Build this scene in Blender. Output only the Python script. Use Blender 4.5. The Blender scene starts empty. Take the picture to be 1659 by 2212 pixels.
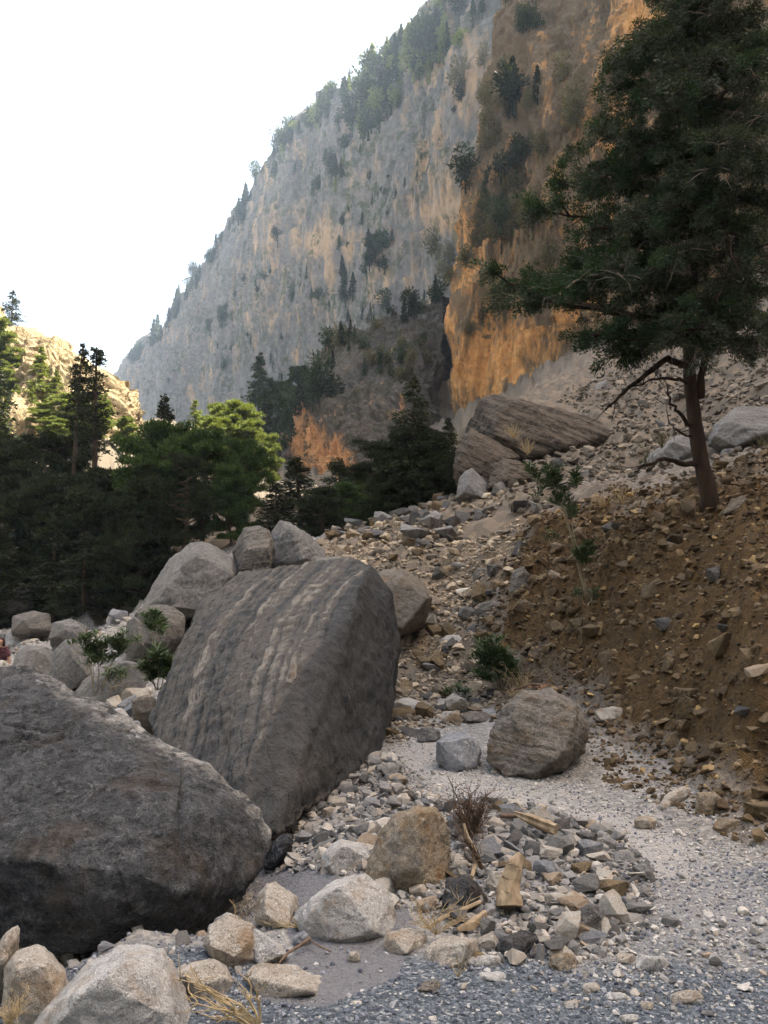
import bpy, bmesh, math, random
import numpy as np
from mathutils import Vector, Matrix, noise as mnoise

# ------------------------------------------------------------------ camera, world, sun, exposure
SC = bpy.context.scene
COL = SC.collection
FPX = 1791.0                      # focal length in units of the 1659 x 2212 picture
PITCH = math.atan(144.0 / FPX)
EYE = 1.6
cam_d = bpy.data.cameras.new('camera')
cam = bpy.data.objects.new('camera', cam_d); COL.objects.link(cam)
cam.location = (0, 0, EYE)
cam.rotation_euler = (math.pi / 2 + PITCH, 0, 0)
cam_d.sensor_fit = 'VERTICAL'
cam_d.sensor_height = 24.0
cam_d.lens = 24.0 * FPX / 2212.0
cam_d.clip_start = 0.05
cam_d.clip_end = 5000
SC.camera = cam

SUN_AZ, SUN_EL = math.radians(80), math.radians(56)
w = bpy.data.worlds.new('World'); SC.world = w; w.use_nodes = True
nt = w.node_tree
sky = nt.nodes.new('ShaderNodeTexSky'); sky.sky_type = 'NISHITA'; sky.sun_disc = False
sky.sun_elevation = SUN_EL; sky.sun_rotation = SUN_AZ
sky.air_density = 1.0; sky.dust_density = 4.0; sky.ozone_density = 0.6
bg = nt.nodes['Background']
tint = nt.nodes.new('ShaderNodeMix'); tint.data_type = 'RGBA'; tint.blend_type = 'MULTIPLY'
tint.inputs[0].default_value = 1.0
tint.inputs[7].default_value = (1.0, 0.875, 0.71, 1)
nt.links.new(sky.outputs[0], tint.inputs[6]); nt.links.new(tint.outputs[2], bg.inputs[0])
bg.inputs[1].default_value = 0.15
sun_d = bpy.data.lights.new('sun', 'SUN'); sun_d.energy = 5.0; sun_d.angle = math.radians(0.5)
sun_d.color = (1.0, 0.93, 0.80)
sun = bpy.data.objects.new('sun', sun_d); COL.objects.link(sun)
S_DIR = Vector((math.sin(SUN_AZ) * math.cos(SUN_EL), math.cos(SUN_AZ) * math.cos(SUN_EL), math.sin(SUN_EL)))
sun.rotation_euler = S_DIR.to_track_quat('Z', 'Y').to_euler()
sun.location = (60, 0, 120)
SC.view_settings.view_transform = 'Standard'; SC.view_settings.look = 'None'
SC.view_settings.exposure = 2.28; SC.view_settings.gamma = 1.0
SC.render.engine = 'CYCLES'
SC.cycles.use_denoising = True
SC.cycles.max_bounces = 8; SC.cycles.diffuse_bounces = 4; SC.cycles.volume_bounces = 0
SC.cycles.caustics_reflective = False; SC.cycles.caustics_refractive = False

# ------------------------------------------------------------------ geometry helpers
CP, SP = math.cos(PITCH), math.sin(PITCH)
def ray(u, v):
    """World direction (scaled so that y = 1) of a point of the photograph."""
    a = (np.asarray(u, float) - 829.5) / FPX
    b = -(np.asarray(v, float) - 1106.0) / FPX
    y = CP - b * SP; z = SP + b * CP
    return a / y, z / y
def W(u, v, Y):
    dx, dz = ray(u, v)
    return np.stack(np.broadcast_arrays(dx * Y, np.asarray(Y, float) + 0 * dx, EYE + dz * Y), -1).astype(float)
def UV(P):
    P = np.asarray(P, float)
    x, y, z = P[..., 0], P[..., 1], P[..., 2] - EYE
    yc = y * CP + z * SP; zc = -y * SP + z * CP
    yc = np.where(yc < 0.05, 0.05, yc)
    return 829.5 + FPX * x / yc, 1106.0 - FPX * zc / yc

_r = np.random.RandomState(7)
_perm = np.concatenate([_r.permutation(256)] * 3)
_g = _r.normal(size=(256, 3)); _g /= np.linalg.norm(_g, axis=1)[:, None]
def pn(P, seed=0):
    """Gradient noise, about -1..1, for an (N,3) array."""
    P = np.asarray(P, float) + seed * 17.31
    i = np.floor(P).astype(int); f = P - i; i &= 255
    u = f * f * f * (f * (f * 6 - 15) + 10)
    out = 0
    for dx in (0, 1):
        wx = u[:, 0] if dx else 1 - u[:, 0]
        for dy in (0, 1):
            wy = u[:, 1] if dy else 1 - u[:, 1]
            for dz in (0, 1):
                wz = u[:, 2] if dz else 1 - u[:, 2]
                h = _perm[_perm[_perm[(i[:, 0] + dx) & 255] + ((i[:, 1] + dy) & 255)] + ((i[:, 2] + dz) & 255)]
                g = _g[h]
                out = out + wx * wy * wz * (g[:, 0] * (f[:, 0] - dx) + g[:, 1] * (f[:, 1] - dy) + g[:, 2] * (f[:, 2] - dz))
    return out * 1.6
def fbm(P, octv=4, seed=0, gain=0.5, lac=2.03):
    s = 0; a = 1; P = np.asarray(P, float)
    for k in range(octv):
        s = s + a * pn(P, seed + k); P = P * lac; a *= gain
    return s
def ridged(P, octv=4, seed=0, gain=0.5):
    s = 0; a = 1; P = np.asarray(P, float)
    for k in range(octv):
        s = s + a * (1 - 2 * np.abs(pn(P, seed + k))); P = P * 2.07; a *= gain
    return s
def sstep(a, b, x):
    t = np.clip((x - a) / (b - a), 0, 1); return t * t * (3 - 2 * t)

def link(name, data, parent=None, loc=None):
    o = bpy.data.objects.new(name, data); COL.objects.link(o)
    if parent is not None: o.parent = parent
    if loc is not None: o.location = loc
    return o
def tag(o, label=None, cat=None, group=None, kind=None):
    if label: o['label'] = label
    if cat: o['category'] = cat
    if group: o['group'] = group
    if kind: o['kind'] = kind
    return o
def meshnp(name, V, F, mat=None, smooth=False, attrs=None):
    """V (n,3), F (m,3) or (m,4) or a list of such arrays."""
    if not isinstance(F, list): F = [F]
    F = [np.asarray(f, np.int32) for f in F if len(f)]
    me = bpy.data.meshes.new(name)
    V = np.ascontiguousarray(V, np.float32)
    me.vertices.add(len(V)); me.vertices.foreach_set('co', V.ravel())
    nl = sum(f.size for f in F); npoly = sum(len(f) for f in F)
    me.loops.add(nl); me.polygons.add(npoly)
    me.loops.foreach_set('vertex_index', np.concatenate([f.ravel() for f in F]))
    tot = np.concatenate([np.full(len(f), f.shape[1], np.int32) for f in F])
    st = np.concatenate([[0], np.cumsum(tot)[:-1]]).astype(np.int32)
    me.polygons.foreach_set('loop_start', st); me.polygons.foreach_set('loop_total', tot)
    me.polygons.foreach_set('use_smooth', np.full(npoly, smooth, bool))
    me.update(calc_edges=True)
    if mat: me.materials.append(mat)
    for k, a in (attrs or {}).items():
        at = me.attributes.new(k, 'FLOAT', 'POINT'); at.data.foreach_set('value', np.asarray(a, np.float32))
    return me
def grid_faces(n, m):
    i = np.arange(n - 1)[:, None] * m + np.arange(m - 1)[None, :]
    return np.stack([i, i + m, i + m + 1, i + 1], -1).reshape(-1, 4)
def normals_grid(P):
    du = np.gradient(P, axis=0); dv = np.gradient(P, axis=1)
    n = np.cross(du, dv); n /= np.linalg.norm(n, axis=-1, keepdims=True) + 1e-9
    return n

# ------------------------------------------------------------------ materials
class NT:
    def __init__(s, name):
        s.m = bpy.data.materials.new(name); s.m.use_nodes = True; s.t = s.m.node_tree
        s.b = s.t.nodes['Principled BSDF']; s.b.inputs['Roughness'].default_value = 0.9
        s.b.inputs['Specular IOR Level'].default_value = 0.25
    def n(s, k, **kw):
        x = s.t.nodes.new('ShaderNode' + k)
        for a, b in kw.items(): setattr(x, a, b)
        return x
    def l(s, a, b): s.t.links.new(a, b)
    def coord(s, scale=(1, 1, 1), offset=True):
        tc = s.n('TexCoord'); mp = s.n('Mapping'); mp.inputs['Scale'].default_value = scale
        s.l(tc.outputs['Object'], mp.inputs['Vector'])
        if offset:
            oi = s.n('ObjectInfo'); mul = s.n('Math', operation='MULTIPLY'); mul.inputs[1].default_value = 37.0
            s.l(oi.outputs['Random'], mul.inputs[0]); s.l(mul.outputs[0], mp.inputs['Location'])
        return mp.outputs[0]
    def noise(s, vec, scale, detail=6, rough=0.6, dist=0.0, ridged=False):
        x = s.n('TexNoise'); x.inputs['Scale'].default_value = scale; x.inputs['Detail'].default_value = detail
        x.inputs['Roughness'].default_value = rough; x.inputs['Distortion'].default_value = dist
        s.l(vec, x.inputs['Vector']); return x.outputs['Fac']
    def voro(s, vec, scale, feature='F1', out='Distance'):
        x = s.n('TexVoronoi', feature=feature); x.inputs['Scale'].default_value = scale
        s.l(vec, x.inputs['Vector']); return x.outputs[out]
    def ramp(s, fac, stops, interp='LINEAR'):
        x = s.n('ValToRGB'); x.color_ramp.interpolation = interp; e = x.color_ramp.elements
        while len(e) < len(stops): e.new(0.5)
        for k, (p, c) in enumerate(stops):
            e[k].position = p; e[k].color = (c, c, c, 1) if isinstance(c, (int, float)) else (*c, 1)
        s.l(fac, x.inputs[0]); return x.outputs[0]
    def mix(s, f, a, b, mode='MIX'):
        x = s.n('Mix', data_type='RGBA', blend_type=mode)
        for i, q in ((0, f), (6, a), (7, b)):
            if isinstance(q, (int, float)): x.inputs[i].default_value = q if i == 0 else (q, q, q, 1)
            elif isinstance(q, tuple): x.inputs[i].default_value = (*q, 1)
            else: s.l(q, x.inputs[i])
        return x.outputs[2]
    def math(s, op, a, b=0.0, clamp=False):
        x = s.n('Math', operation=op); x.use_clamp = clamp
        for i, q in ((0, a), (1, b)):
            if isinstance(q, (int, float)): x.inputs[i].default_value = q
            else: s.l(q, x.inputs[i])
        return x.outputs[0]
    def attr(s, name):
        x = s.n('Attribute'); x.attribute_name = name; return x.outputs['Fac']
    def bump(s, h, dist, strength=1.0, prev=None):
        x = s.n('Bump'); x.inputs['Distance'].default_value = dist; x.inputs['Strength'].default_value = strength
        s.l(h, x.inputs['Height'])
        if prev is not None: s.l(prev, x.inputs['Normal'])
        return x.outputs[0]
    def out(s, col, nrm=None, rough=None):
        s.l(col, s.b.inputs['Base Color'])
        if nrm is not None: s.l(nrm, s.b.inputs['Normal'])
        if rough is not None: s.b.inputs['Roughness'].default_value = rough
        return s.m

def rock_mat(name, c1, c2, c3, sc=1.0, bump=0.02, strata=None, stain=None, band=None, vein=0.35, spec=0.25, crack=0.45, flake=0):
    """Weathered limestone: two base tones in large patches, pale specks, veins and stains."""
    t = NT(name); t.b.inputs['Specular IOR Level'].default_value = spec
    co = t.coord()
    big = t.noise(co, 1.3 * sc, 5, 0.55, 0.4)
    col = t.mix(t.ramp(big, [(0.36, 0), (0.62, 1)]), c1, c2)
    fine = t.noise(co, 9 * sc, 8, 0.7)
    col = t.mix(t.ramp(fine, [(0.42, 0), (0.72, 0.85)]), col, c3)
    grain = t.noise(co, 60 * sc, 3, 0.7)
    col = t.mix(0.8, col, t.ramp(grain, [(0.3, 0.22), (0.7, 0.82)]), 'OVERLAY')
    pit = t.noise(co, 27 * sc, 4, 0.6); col = t.mix(t.ramp(pit, [(0.31, .55), (0.38, 0)]), col, tuple(.5 * c for c in c1))
    col = t.mix(t.ramp(pit, [(0.64, 0), (0.70, .4)]), col, tuple(min(.75, 1.35 * c) for c in c3))
    if stain:
        sn = t.noise(co, 2.1 * sc, 5, 0.6, 0.2)
        col = t.mix(t.ramp(sn, [(0.53, 0), (0.68, 0.85)]), col, stain)
    if vein:
        vn = t.noise(co, 3.0 * sc, 4, 0.5, 2.0)
        vv = t.math('ABSOLUTE', t.math('SUBTRACT', vn, 0.5))
        col = t.mix(t.ramp(vv, [(0.0, vein), (0.012, 0)]), col, (0.42, 0.40, 0.37))
    h = t.math('ADD', fine, t.math('MULTIPLY', grain, 0.40))
    h = t.math('ADD', h, t.math('MULTIPLY', t.ramp(pit, [(0.33, 0), (0.42, 1)]), .35))
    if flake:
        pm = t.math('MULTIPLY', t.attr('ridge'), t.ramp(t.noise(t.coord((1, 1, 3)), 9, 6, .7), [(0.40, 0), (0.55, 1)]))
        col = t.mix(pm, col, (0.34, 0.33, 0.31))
    if band:
        b = t.attr('band')
        bc = t.ramp(b, band)
        col = t.mix(0.8, col, bc)
        h = t.math('ADD', h, t.math('MULTIPLY', b, 0.4))
    if strata:
        tc = t.n('TexCoord'); 
        axes = []
        n = Vector(strata).normalized(); a = n.orthogonal().normalized(); c = n.cross(a)
        comb = t.n('CombineXYZ')
        for k, (ax, s2) in enumerate(((n, 16.0), (a, 1.2), (c, 1.2))):
            d = t.n('VectorMath', operation='DOT_PRODUCT'); t.l(tc.outputs['Object'], d.inputs[0]); d.inputs[1].default_value = ax * s2
            t.l(d.outputs['Value'], comb.inputs[k])
        st = t.noise(comb.outputs[0], 1.0 * sc, 4, 0.6, 0.3)
        col = t.mix(t.ramp(st, [(0.45, 0), (0.56, 0.7)]), col, c3)
        h = t.math('ADD', h, t.math('MULTIPLY', st, 1.2))
    wv = t.n('TexNoise'); wv.inputs['Scale'].default_value = 2.2 * sc; wv.inputs['Detail'].default_value = 5; t.l(co, wv.inputs['Vector'])
    dv = t.n('VectorMath', operation='MULTIPLY_ADD'); t.l(wv.outputs['Color'], dv.inputs[0]); dv.inputs[1].default_value = (0.9 / sc,) * 3; t.l(co, dv.inputs[2])
    cr = t.voro(dv.outputs[0], 0.8 * sc, 'DISTANCE_TO_EDGE')
    crk = t.ramp(cr, [(0.0, 0), (0.014, 1)])
    msk = t.ramp(t.noise(co, 0.9 * sc, 3, 0.5), [(0.42, 0), (0.52, 1)])
    crm = t.math('ADD', crk, msk, True)
    if crack < 1: col = t.mix(crm, t.mix(crack, tuple(0.6 * c for c in c1), col), col)
    nb = t.bump(crm, bump * (0.5 if crack < 1 else 0.1), 0.6)
    if flake:
        for fs, am in ((13.0, 1.0), (29.0, .6)):
            vx = t.n('TexVoronoi'); vx.inputs['Scale'].default_value = fs * flake
            dw = t.n('VectorMath', operation='MULTIPLY_ADD'); t.l(wv.outputs['Color'], dw.inputs[0]); dw.inputs[1].default_value = (1.1,) * 3; t.l(t.coord((1, 1, 1.5)), dw.inputs[2]); t.l(dw.outputs[0], vx.inputs['Vector'])
            sx = t.n('SeparateColor'); t.l(vx.outputs['Color'], sx.inputs[0])
            hh = t.math('ADD', t.math('MULTIPLY', sx.outputs[0], .8), t.math('MULTIPLY', vx.outputs['Distance'], .5))
            col = t.mix(am, col, t.ramp(sx.outputs[1], [(0.0, .33), (.5, .47), (.93, .56), (1.0, .8)]), 'OVERLAY')
            nb = t.bump(hh, bump * .35 * am, .9, nb)
    nb = t.bump(h, bump, 1.0, nb)
    return t.out(col, nb, 0.85)

GREYD = (0.105, 0.105, 0.105); GREYM = (0.17, 0.168, 0.162); GREYL = (0.33, 0.32, 0.30)
M = {}
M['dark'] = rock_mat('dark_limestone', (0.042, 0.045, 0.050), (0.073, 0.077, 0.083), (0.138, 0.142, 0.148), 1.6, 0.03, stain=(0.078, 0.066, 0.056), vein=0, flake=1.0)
M['striped'] = rock_mat('banded_limestone', (0.07, 0.07, 0.07), (0.10, 0.098, 0.095), (0.17, 0.165, 0.155), 1.6, 0.03,
                        band=[(0.0, (0.036, 0.039, 0.042)), (0.2, (0.056, 0.060, 0.065)), (0.38, (0.115, 0.108, 0.098)), (0.5, (0.095, 0.085, 0.075)), (0.60, (0.17, 0.158, 0.14)), (0.76, (0.30, 0.28, 0.245)), (1.0, (0.20, 0.15, 0.11))])
M['mid'] = rock_mat('grey_limestone', (0.11, 0.11, 0.11), (0.17, 0.168, 0.16), (0.29, 0.28, 0.265), 2.2, 0.03)
M['midd'] = rock_mat('layered_grey_limestone', (0.06, 0.057, 0.053), (0.11, 0.105, 0.098), (0.20, 0.185, 0.165), 1.3, 0.03, strata=(-0.3, 0.25, 1.0))
M['pale'] = rock_mat('pale_limestone', (0.33, 0.328, 0.325), (0.47, 0.46, 0.445), (0.60, 0.59, 0.57), 3.0, 0.016, crack=1, stain=(0.36, 0.29, 0.22))
M['blue'] = rock_mat('bluish_limestone', (0.20, 0.215, 0.24), (0.30, 0.315, 0.34), (0.42, 0.43, 0.44), 3.5, 0.015)
M['tan'] = rock_mat('tan_limestone', (0.33, 0.28, 0.225), (0.45, 0.41, 0.355), (0.60, 0.57, 0.52), 3.0, 0.02, crack=1, stain=(0.34, 0.24, 0.15))
M['orange'] = rock_mat('ochre_limestone', (0.38, 0.29, 0.19), (0.24, 0.22, 0.195), (0.54, 0.48, 0.39), 3.0, 0.04, stain=(0.36, 0.22, 0.10))
M['brownrock'] = rock_mat('brown_limestone', (0.13, 0.115, 0.095), (0.19, 0.17, 0.145), (0.30, 0.275, 0.24), 2.0, 0.03, stain=(0.19, 0.135, 0.085))
M['outcrop'] = rock_mat('layered_outcrop', (0.018, 0.014, 0.010), (0.042, 0.032, 0.023), (0.15, 0.122, 0.094), 0.55, 0.10, strata=(-0.42, 0.25, -1.0), vein=0)

def stone_mat(name, stops, rnd='obj', sc=1.0, bump=0.006):
    t = NT(name)
    if rnd == 'obj':
        r = t.n('ObjectInfo').outputs['Random']
    else:
        r = t.n('NewGeometry').outputs['Random Per Island']
    col = t.ramp(r, stops, 'LINEAR')
    co = t.coord(offset=(rnd == 'obj'))
    f = t.noise(co, 14 * sc, 7, 0.7)
    col = t.mix(0.7, col, t.ramp(f, [(0.3, 0.28), (0.7, 0.75)]), 'OVERLAY')
    g = t.noise(co, 70 * sc, 3, 0.7)
    nb = t.bump(t.math('ADD', f, t.math('MULTIPLY', g, 0.2)), bump)
    return t.out(col, nb)
GREYSTOPS = [(0.0, (0.07, 0.07, 0.07)), (0.2, (0.14, 0.14, 0.14)), (0.4, (0.24, 0.23, 0.215)), (0.6, (0.20, 0.20, 0.205)), (0.78, (0.32, 0.285, 0.24)), (0.9, (0.47, 0.445, 0.41)), (1.0, (0.30, 0.235, 0.17))]
BROWNSTOPS = [(0.0, (0.045, 0.032, 0.019)), (0.3, (0.10, 0.070, 0.040)), (0.6, (0.15, 0.108, 0.062)), (0.8, (0.13, 0.10, 0.070)), (0.95, (0.28, 0.205, 0.115)), (1.0, (0.42, 0.28, 0.12))]
M['rubble'] = stone_mat('rubble_stone', GREYSTOPS, 'island', 2.0, 0.004)
M['rubblescree'] = stone_mat('scree_stone', [(0.0, (0.10, 0.086, 0.07)), (0.3, (0.20, 0.168, 0.13)), (0.6, (0.29, 0.24, 0.18)), (0.85, (0.40, 0.33, 0.24)), (1.0, (0.50, 0.42, 0.32))], 'island', 1.0, 0.008)
M['pathstone'] = stone_mat('path_stone', [(0.0, (0.22, 0.215, 0.21)), (0.4, (0.36, 0.35, 0.335)), (0.8, (0.48, 0.46, 0.435)), (1.0, (0.56, 0.52, 0.46))], 'island', 2.0, 0.004)
M['rubblefar'] = stone_mat('far_rubble_stone', [(0.0, (0.06, 0.052, 0.043)), (0.4, (0.125, 0.106, 0.084)), (0.7, (0.19, 0.163, 0.13)), (1.0, (0.30, 0.255, 0.20))], 'island', 0.6, 0.02)
M['bankstone'] = stone_mat('bank_stone', BROWNSTOPS, 'island', 1.5, 0.006)
M['gravelbits'] = stone_mat('gravel_chip', [(0.0, (0.07, 0.08, 0.105)), (0.5, (0.16, 0.175, 0.215)), (0.85, (0.27, 0.285, 0.32)), (1.0, (0.50, 0.49, 0.47))], 'island', 4.0, 0.002)

def leaf_mat(name, a, b, trans=0.3, haze=None):
    t = NT(name)
    r = t.n('NewGeometry').outputs['Random Per Island']
    tc = t.n('TexCoord')
    n = t.noise(tc.outputs['Object'], 0.9, 3, 0.6)
    f = t.math('ADD', t.math('MULTIPLY', r, 0.55), t.math('MULTIPLY', n, 0.6))
    col = t.ramp(f, [(0.25, a), (0.85, b)])
    t.l(col, t.b.inputs['Base Color']); t.b.inputs['Roughness'].default_value = 0.6
    t.b.inputs['Specular IOR Level'].default_value = 0.2
    tr = t.n('BsdfTranslucent'); mx = t.n('MixShader'); mx.inputs[0].default_value = trans
    t.l(t.mix(1.0, col, (1.0, 1.0, 0.45), 'MULTIPLY'), tr.inputs[0])
    o = t.t.nodes['Material Output']
    t.l(t.b.outputs[0], mx.inputs[1]); t.l(tr.outputs[0], mx.inputs[2]); t.l(mx.outputs[0], o.inputs[0])
    return t.m
M['pine'] = leaf_mat('pine_needles', (0.010, 0.015, 0.007), (0.042, 0.054, 0.024))
M['pine2'] = leaf_mat('bright_pine_needles', (0.018, 0.038, 0.014), (0.085, 0.135, 0.040), 0.35)
M['bigpine'] = leaf_mat('cypress_sprays', (0.030, 0.039, 0.026), (0.095, 0.115, 0.075), 0.2)
M['bigpine2'] = leaf_mat('fresh_cypress_sprays', (0.024, 0.046, 0.022), (0.048, 0.088, 0.038), 0.25)
M['fargreen'] = leaf_mat('far_foliage', (0.020, 0.032, 0.015), (0.060, 0.085, 0.035), 0.3)
M['yellowgreen'] = leaf_mat('sunlit_foliage', (0.11, 0.14, 0.04), (0.23, 0.27, 0.085), 0.4)
M['olive'] = leaf_mat('olive_shrub_foliage', (0.09, 0.085, 0.04), (0.16, 0.14, 0.07), 0.2)
M['oleander'] = leaf_mat('oleander_leaves', (0.045, 0.075, 0.035), (0.13, 0.18, 0.085), 0.15)
def plain(name, a, b, scale=20, rough=0.85, bump=0.003, stretch=(1, 1, 1)):
    t = NT(name); co = t.coord(stretch); f = t.noise(co, scale, 6, 0.7)
    return t.out(t.mix(t.ramp(f, [(0.3, 0), (0.7, 1)]), a, b), t.bump(f, bump), rough)
M['bark'] = plain('bark', (0.035, 0.024, 0.017), (0.11, 0.075, 0.05), 9, bump=0.02, stretch=(1, 1, 0.25))
M['barkred'] = plain('reddish_bark', (0.018, 0.012, 0.009), (0.075, 0.046, 0.030), 12, bump=0.025, stretch=(1, 1, 0.2))
M['twig'] = plain('dry_twig', (0.16, 0.12, 0.09), (0.30, 0.25, 0.19), 30)
M['drift'] = plain('driftwood', (0.22, 0.16, 0.10), (0.48, 0.38, 0.26), 25, bump=0.008, stretch=(1, 1, 0.12))
M['straw'] = plain('straw_root', (0.36, 0.265, 0.14), (0.56, 0.45, 0.27), 30)
M['drybrown'] = plain('dry_stem', (0.09, 0.06, 0.045), (0.20, 0.14, 0.10), 30)
M['stem'] = plain('oleander_stem', (0.20, 0.17, 0.11), (0.36, 0.31, 0.22), 20)
# ------------------------------------------------------------------ ground: one sheet through surveyed points
GU = [(830,2212,2.95),(300,2212,2.95),(1400,2212,2.95),(1640,2212,2.95),(830,2000,3.85),(300,2000,3.85),(1300,2000,3.75),(1640,2000,3.7),
 (700,1850,4.75),(1200,1850,4.6),(1000,1850,4.7),(1500,1850,4.7),(1650,1850,4.75),(900,1700,6.3),(1200,1700,6.3),(1400,1700,6.25),(1560,1750,5.6),(1655,1780,5.3),
 (900,1600,8.1),(1050,1620,7.6),(1250,1600,7.6),(900,1540,9.4),(1000,1500,10.5),(1120,1500,9.6),(1280,1540,8.6),(1400,1600,7.4),
 (900,1400,12),(1000,1400,11.8),(1100,1400,11.0),(900,1300,14),(1000,1300,13.6),(1080,1280,12.6),(900,1220,15.5),(1000,1220,15.2),(1060,1200,14.6),
 (1100,1150,16.5),(1000,1160,17.5),(900,1150,18.5),(1100,1080,20),(1150,1040,22),(1250,1000,22.5),(1350,960,25),(1330,910,29),(1250,860,40),(1400,825,42),(1500,800,42),(1650,745,42),
 (1450,880,30),(1600,860,27),(1655,900,22),(1500,960,20),(1655,990,16.5),(1400,1030,17),(1250,1080,16.5),
 (1200,1130,14.5),(1150,1180,13.6),(1180,1250,12.2),(1200,1350,10.8),(1230,1440,9.9),(1350,1130,12.6),(1480,1115,11.2),(1540,1112,10.6),(1655,1100,9.8),(1655,1040,11.6),(1540,1060,12.5),
 (1320,1200,10.7),(1330,1320,9.6),(1350,1450,8.7),(1450,1190,9.6),(1470,1320,8.4),(1480,1450,7.6),(1490,1560,7.1),(1480,1640,6.8),(1600,1170,8.2),(1620,1300,6.7),(1640,1430,6.1),(1650,1560,5.95),(1655,1650,5.9),(1560,1480,6.6),(1560,1600,6.5),
 (250,1560,8.6),(330,1500,10.5),(230,1500,11),(100,1440,22),(150,1400,27),(60,1390,30),(200,1370,30),(60,1350,36),(250,1340,32),(100,1310,38),(250,1290,37),
 (100,1230,42),(250,1220,40),(400,1200,34),(420,1300,19),(520,1240,21),(600,1200,23),(700,1160,23),(800,1150,22),(860,1165,20),(620,1190,27),(450,1160,42),(600,1185,42),(750,1180,38),(880,1165,31),(960,1080,28),(980,1040,32),(1010,980,34),(1060,900,38),
 (100,1120,48),(60,1000,56),(200,1010,56),(250,960,62),(300,935,110),(330,900,150),(420,1080,60),(550,1050,70),(800,1060,60),(900,1000,60)]
GW = [(0,0,0),(-3,0,0),(3,1,0),(0,-10,0),(-12,-10,-1),(-6,2,-.3),(-5,4.5,-.2),(-8,8,-1.2),(-12,14,-1.6),(-7,14,-1.2),(-3.6,9.5,-.35),(-2.6,6.5,-.15),(-14,26,-1.2),(-20,20,-1.4),(-30,20,2),(-45,30,14),(-40,50,17),(-35,5,6),(-22,5,-.5),(-25,-20,1),
 (3.6,4,1.2),(4.5,5.5,2.6),(5.5,3,2.8),(4.5,0,1.9),(9,6,5),(9,11,5),(8,0,5),(12,-10,8),(5,-10,2.5),(14,16,8),(20,25,14),(22,40,18),(35,30,24),(40,60,34),(30,10,19),(60,0,40),(60,60,50),(0,-40,0),(0,-120,10),(80,-80,50),(-80,-80,40),(-90,20,40),
 (-60,100,40),(-25,90,14),(-10,120,20),(10,120,30),(40,120,50),(-100,200,60),(0,250,60),(100,250,100),(-200,500,60),(0,500,120),(-60,160,24),(-150,50,60),(150,50,90),(-300,300,100),(300,300,150),(-2.3,8.2,-.2),(-1.5,11,0.1),(-1.3,4.5,-.38),(-2.2,4.5,-.42),(-.75,4.6,-.22),(-1.7,5.2,-.45),(-3,4.8,-.5)]
_cu = np.array(GU, float); _cp = W(_cu[:, 0], _cu[:, 1], _cu[:, 2])
CPTS = np.concatenate([_cp, np.array(GW, float)])
def _warp(x, y):                     # radial compression so that near and far points weigh alike
    r = np.hypot(x, y) + 1e-6; k = np.log1p(r / 3.0) / r * 3.0
    return np.stack([x * k, y * k], -1)
_cw = _warp(CPTS[:, 0], CPTS[:, 1])
_n = len(CPTS)
_K = np.linalg.norm(_cw[:, None] - _cw[None], axis=-1)
_A = np.zeros((_n + 3, _n + 3)); _A[:_n, :_n] = _K - np.eye(_n) * 0.012
_A[:_n, _n] = 1; _A[:_n, _n + 1:] = _cw; _A[_n, :_n] = 1; _A[_n + 1:, :_n] = _cw.T
_zs = np.arcsinh(CPTS[:, 2] / 2.0)
_sol = np.linalg.solve(_A, np.concatenate([_zs, np.zeros(3)]))
def gz(x, y):
    x = np.atleast_1d(np.asarray(x, float)); y = np.atleast_1d(np.asarray(y, float))
    sh = x.shape; q = _warp(x.ravel(), y.ravel()); out = np.empty(len(q))
    for i in range(0, len(q), 40000):
        c = q[i:i + 40000]
        out[i:i + 40000] = np.linalg.norm(c[:, None] - _cw[None], axis=-1) @ _sol[:_n] + _sol[_n] + c @ _sol[_n + 1:]
    return (np.sinh(np.clip(out, -4, 5)) * 2.0).reshape(sh)
def inpoly(u, v, poly):
    u = np.asarray(u); v = np.asarray(v); c = np.zeros(u.shape, bool); n = len(poly)
    for i in range(n):
        x1, y1 = poly[i]; x2, y2 = poly[i - 1]
        if y1 == y2: continue
        c ^= ((y1 > v) != (y2 > v)) & (u < (x2 - x1) * (v - y1) / (y2 - y1) + x1)
    return c
BANK = [(1120,1140),(1250,1060),(1400,1060),(1800,960),(5000,700),(5000,2600),(1800,1880),(1640,1770),(1480,1680),(1300,1560),(1180,1500),(1090,1500),(1040,1400),(1090,1250)]
PATHP = [(850,1530),(900,1500),(960,1550),(1000,1680),(1180,1715),(1400,1780),(1659,1930),(1659,2110),(1420,2000),(1390,1880),(1330,1800),(1150,1735),(980,1715),(860,1650)]
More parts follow.
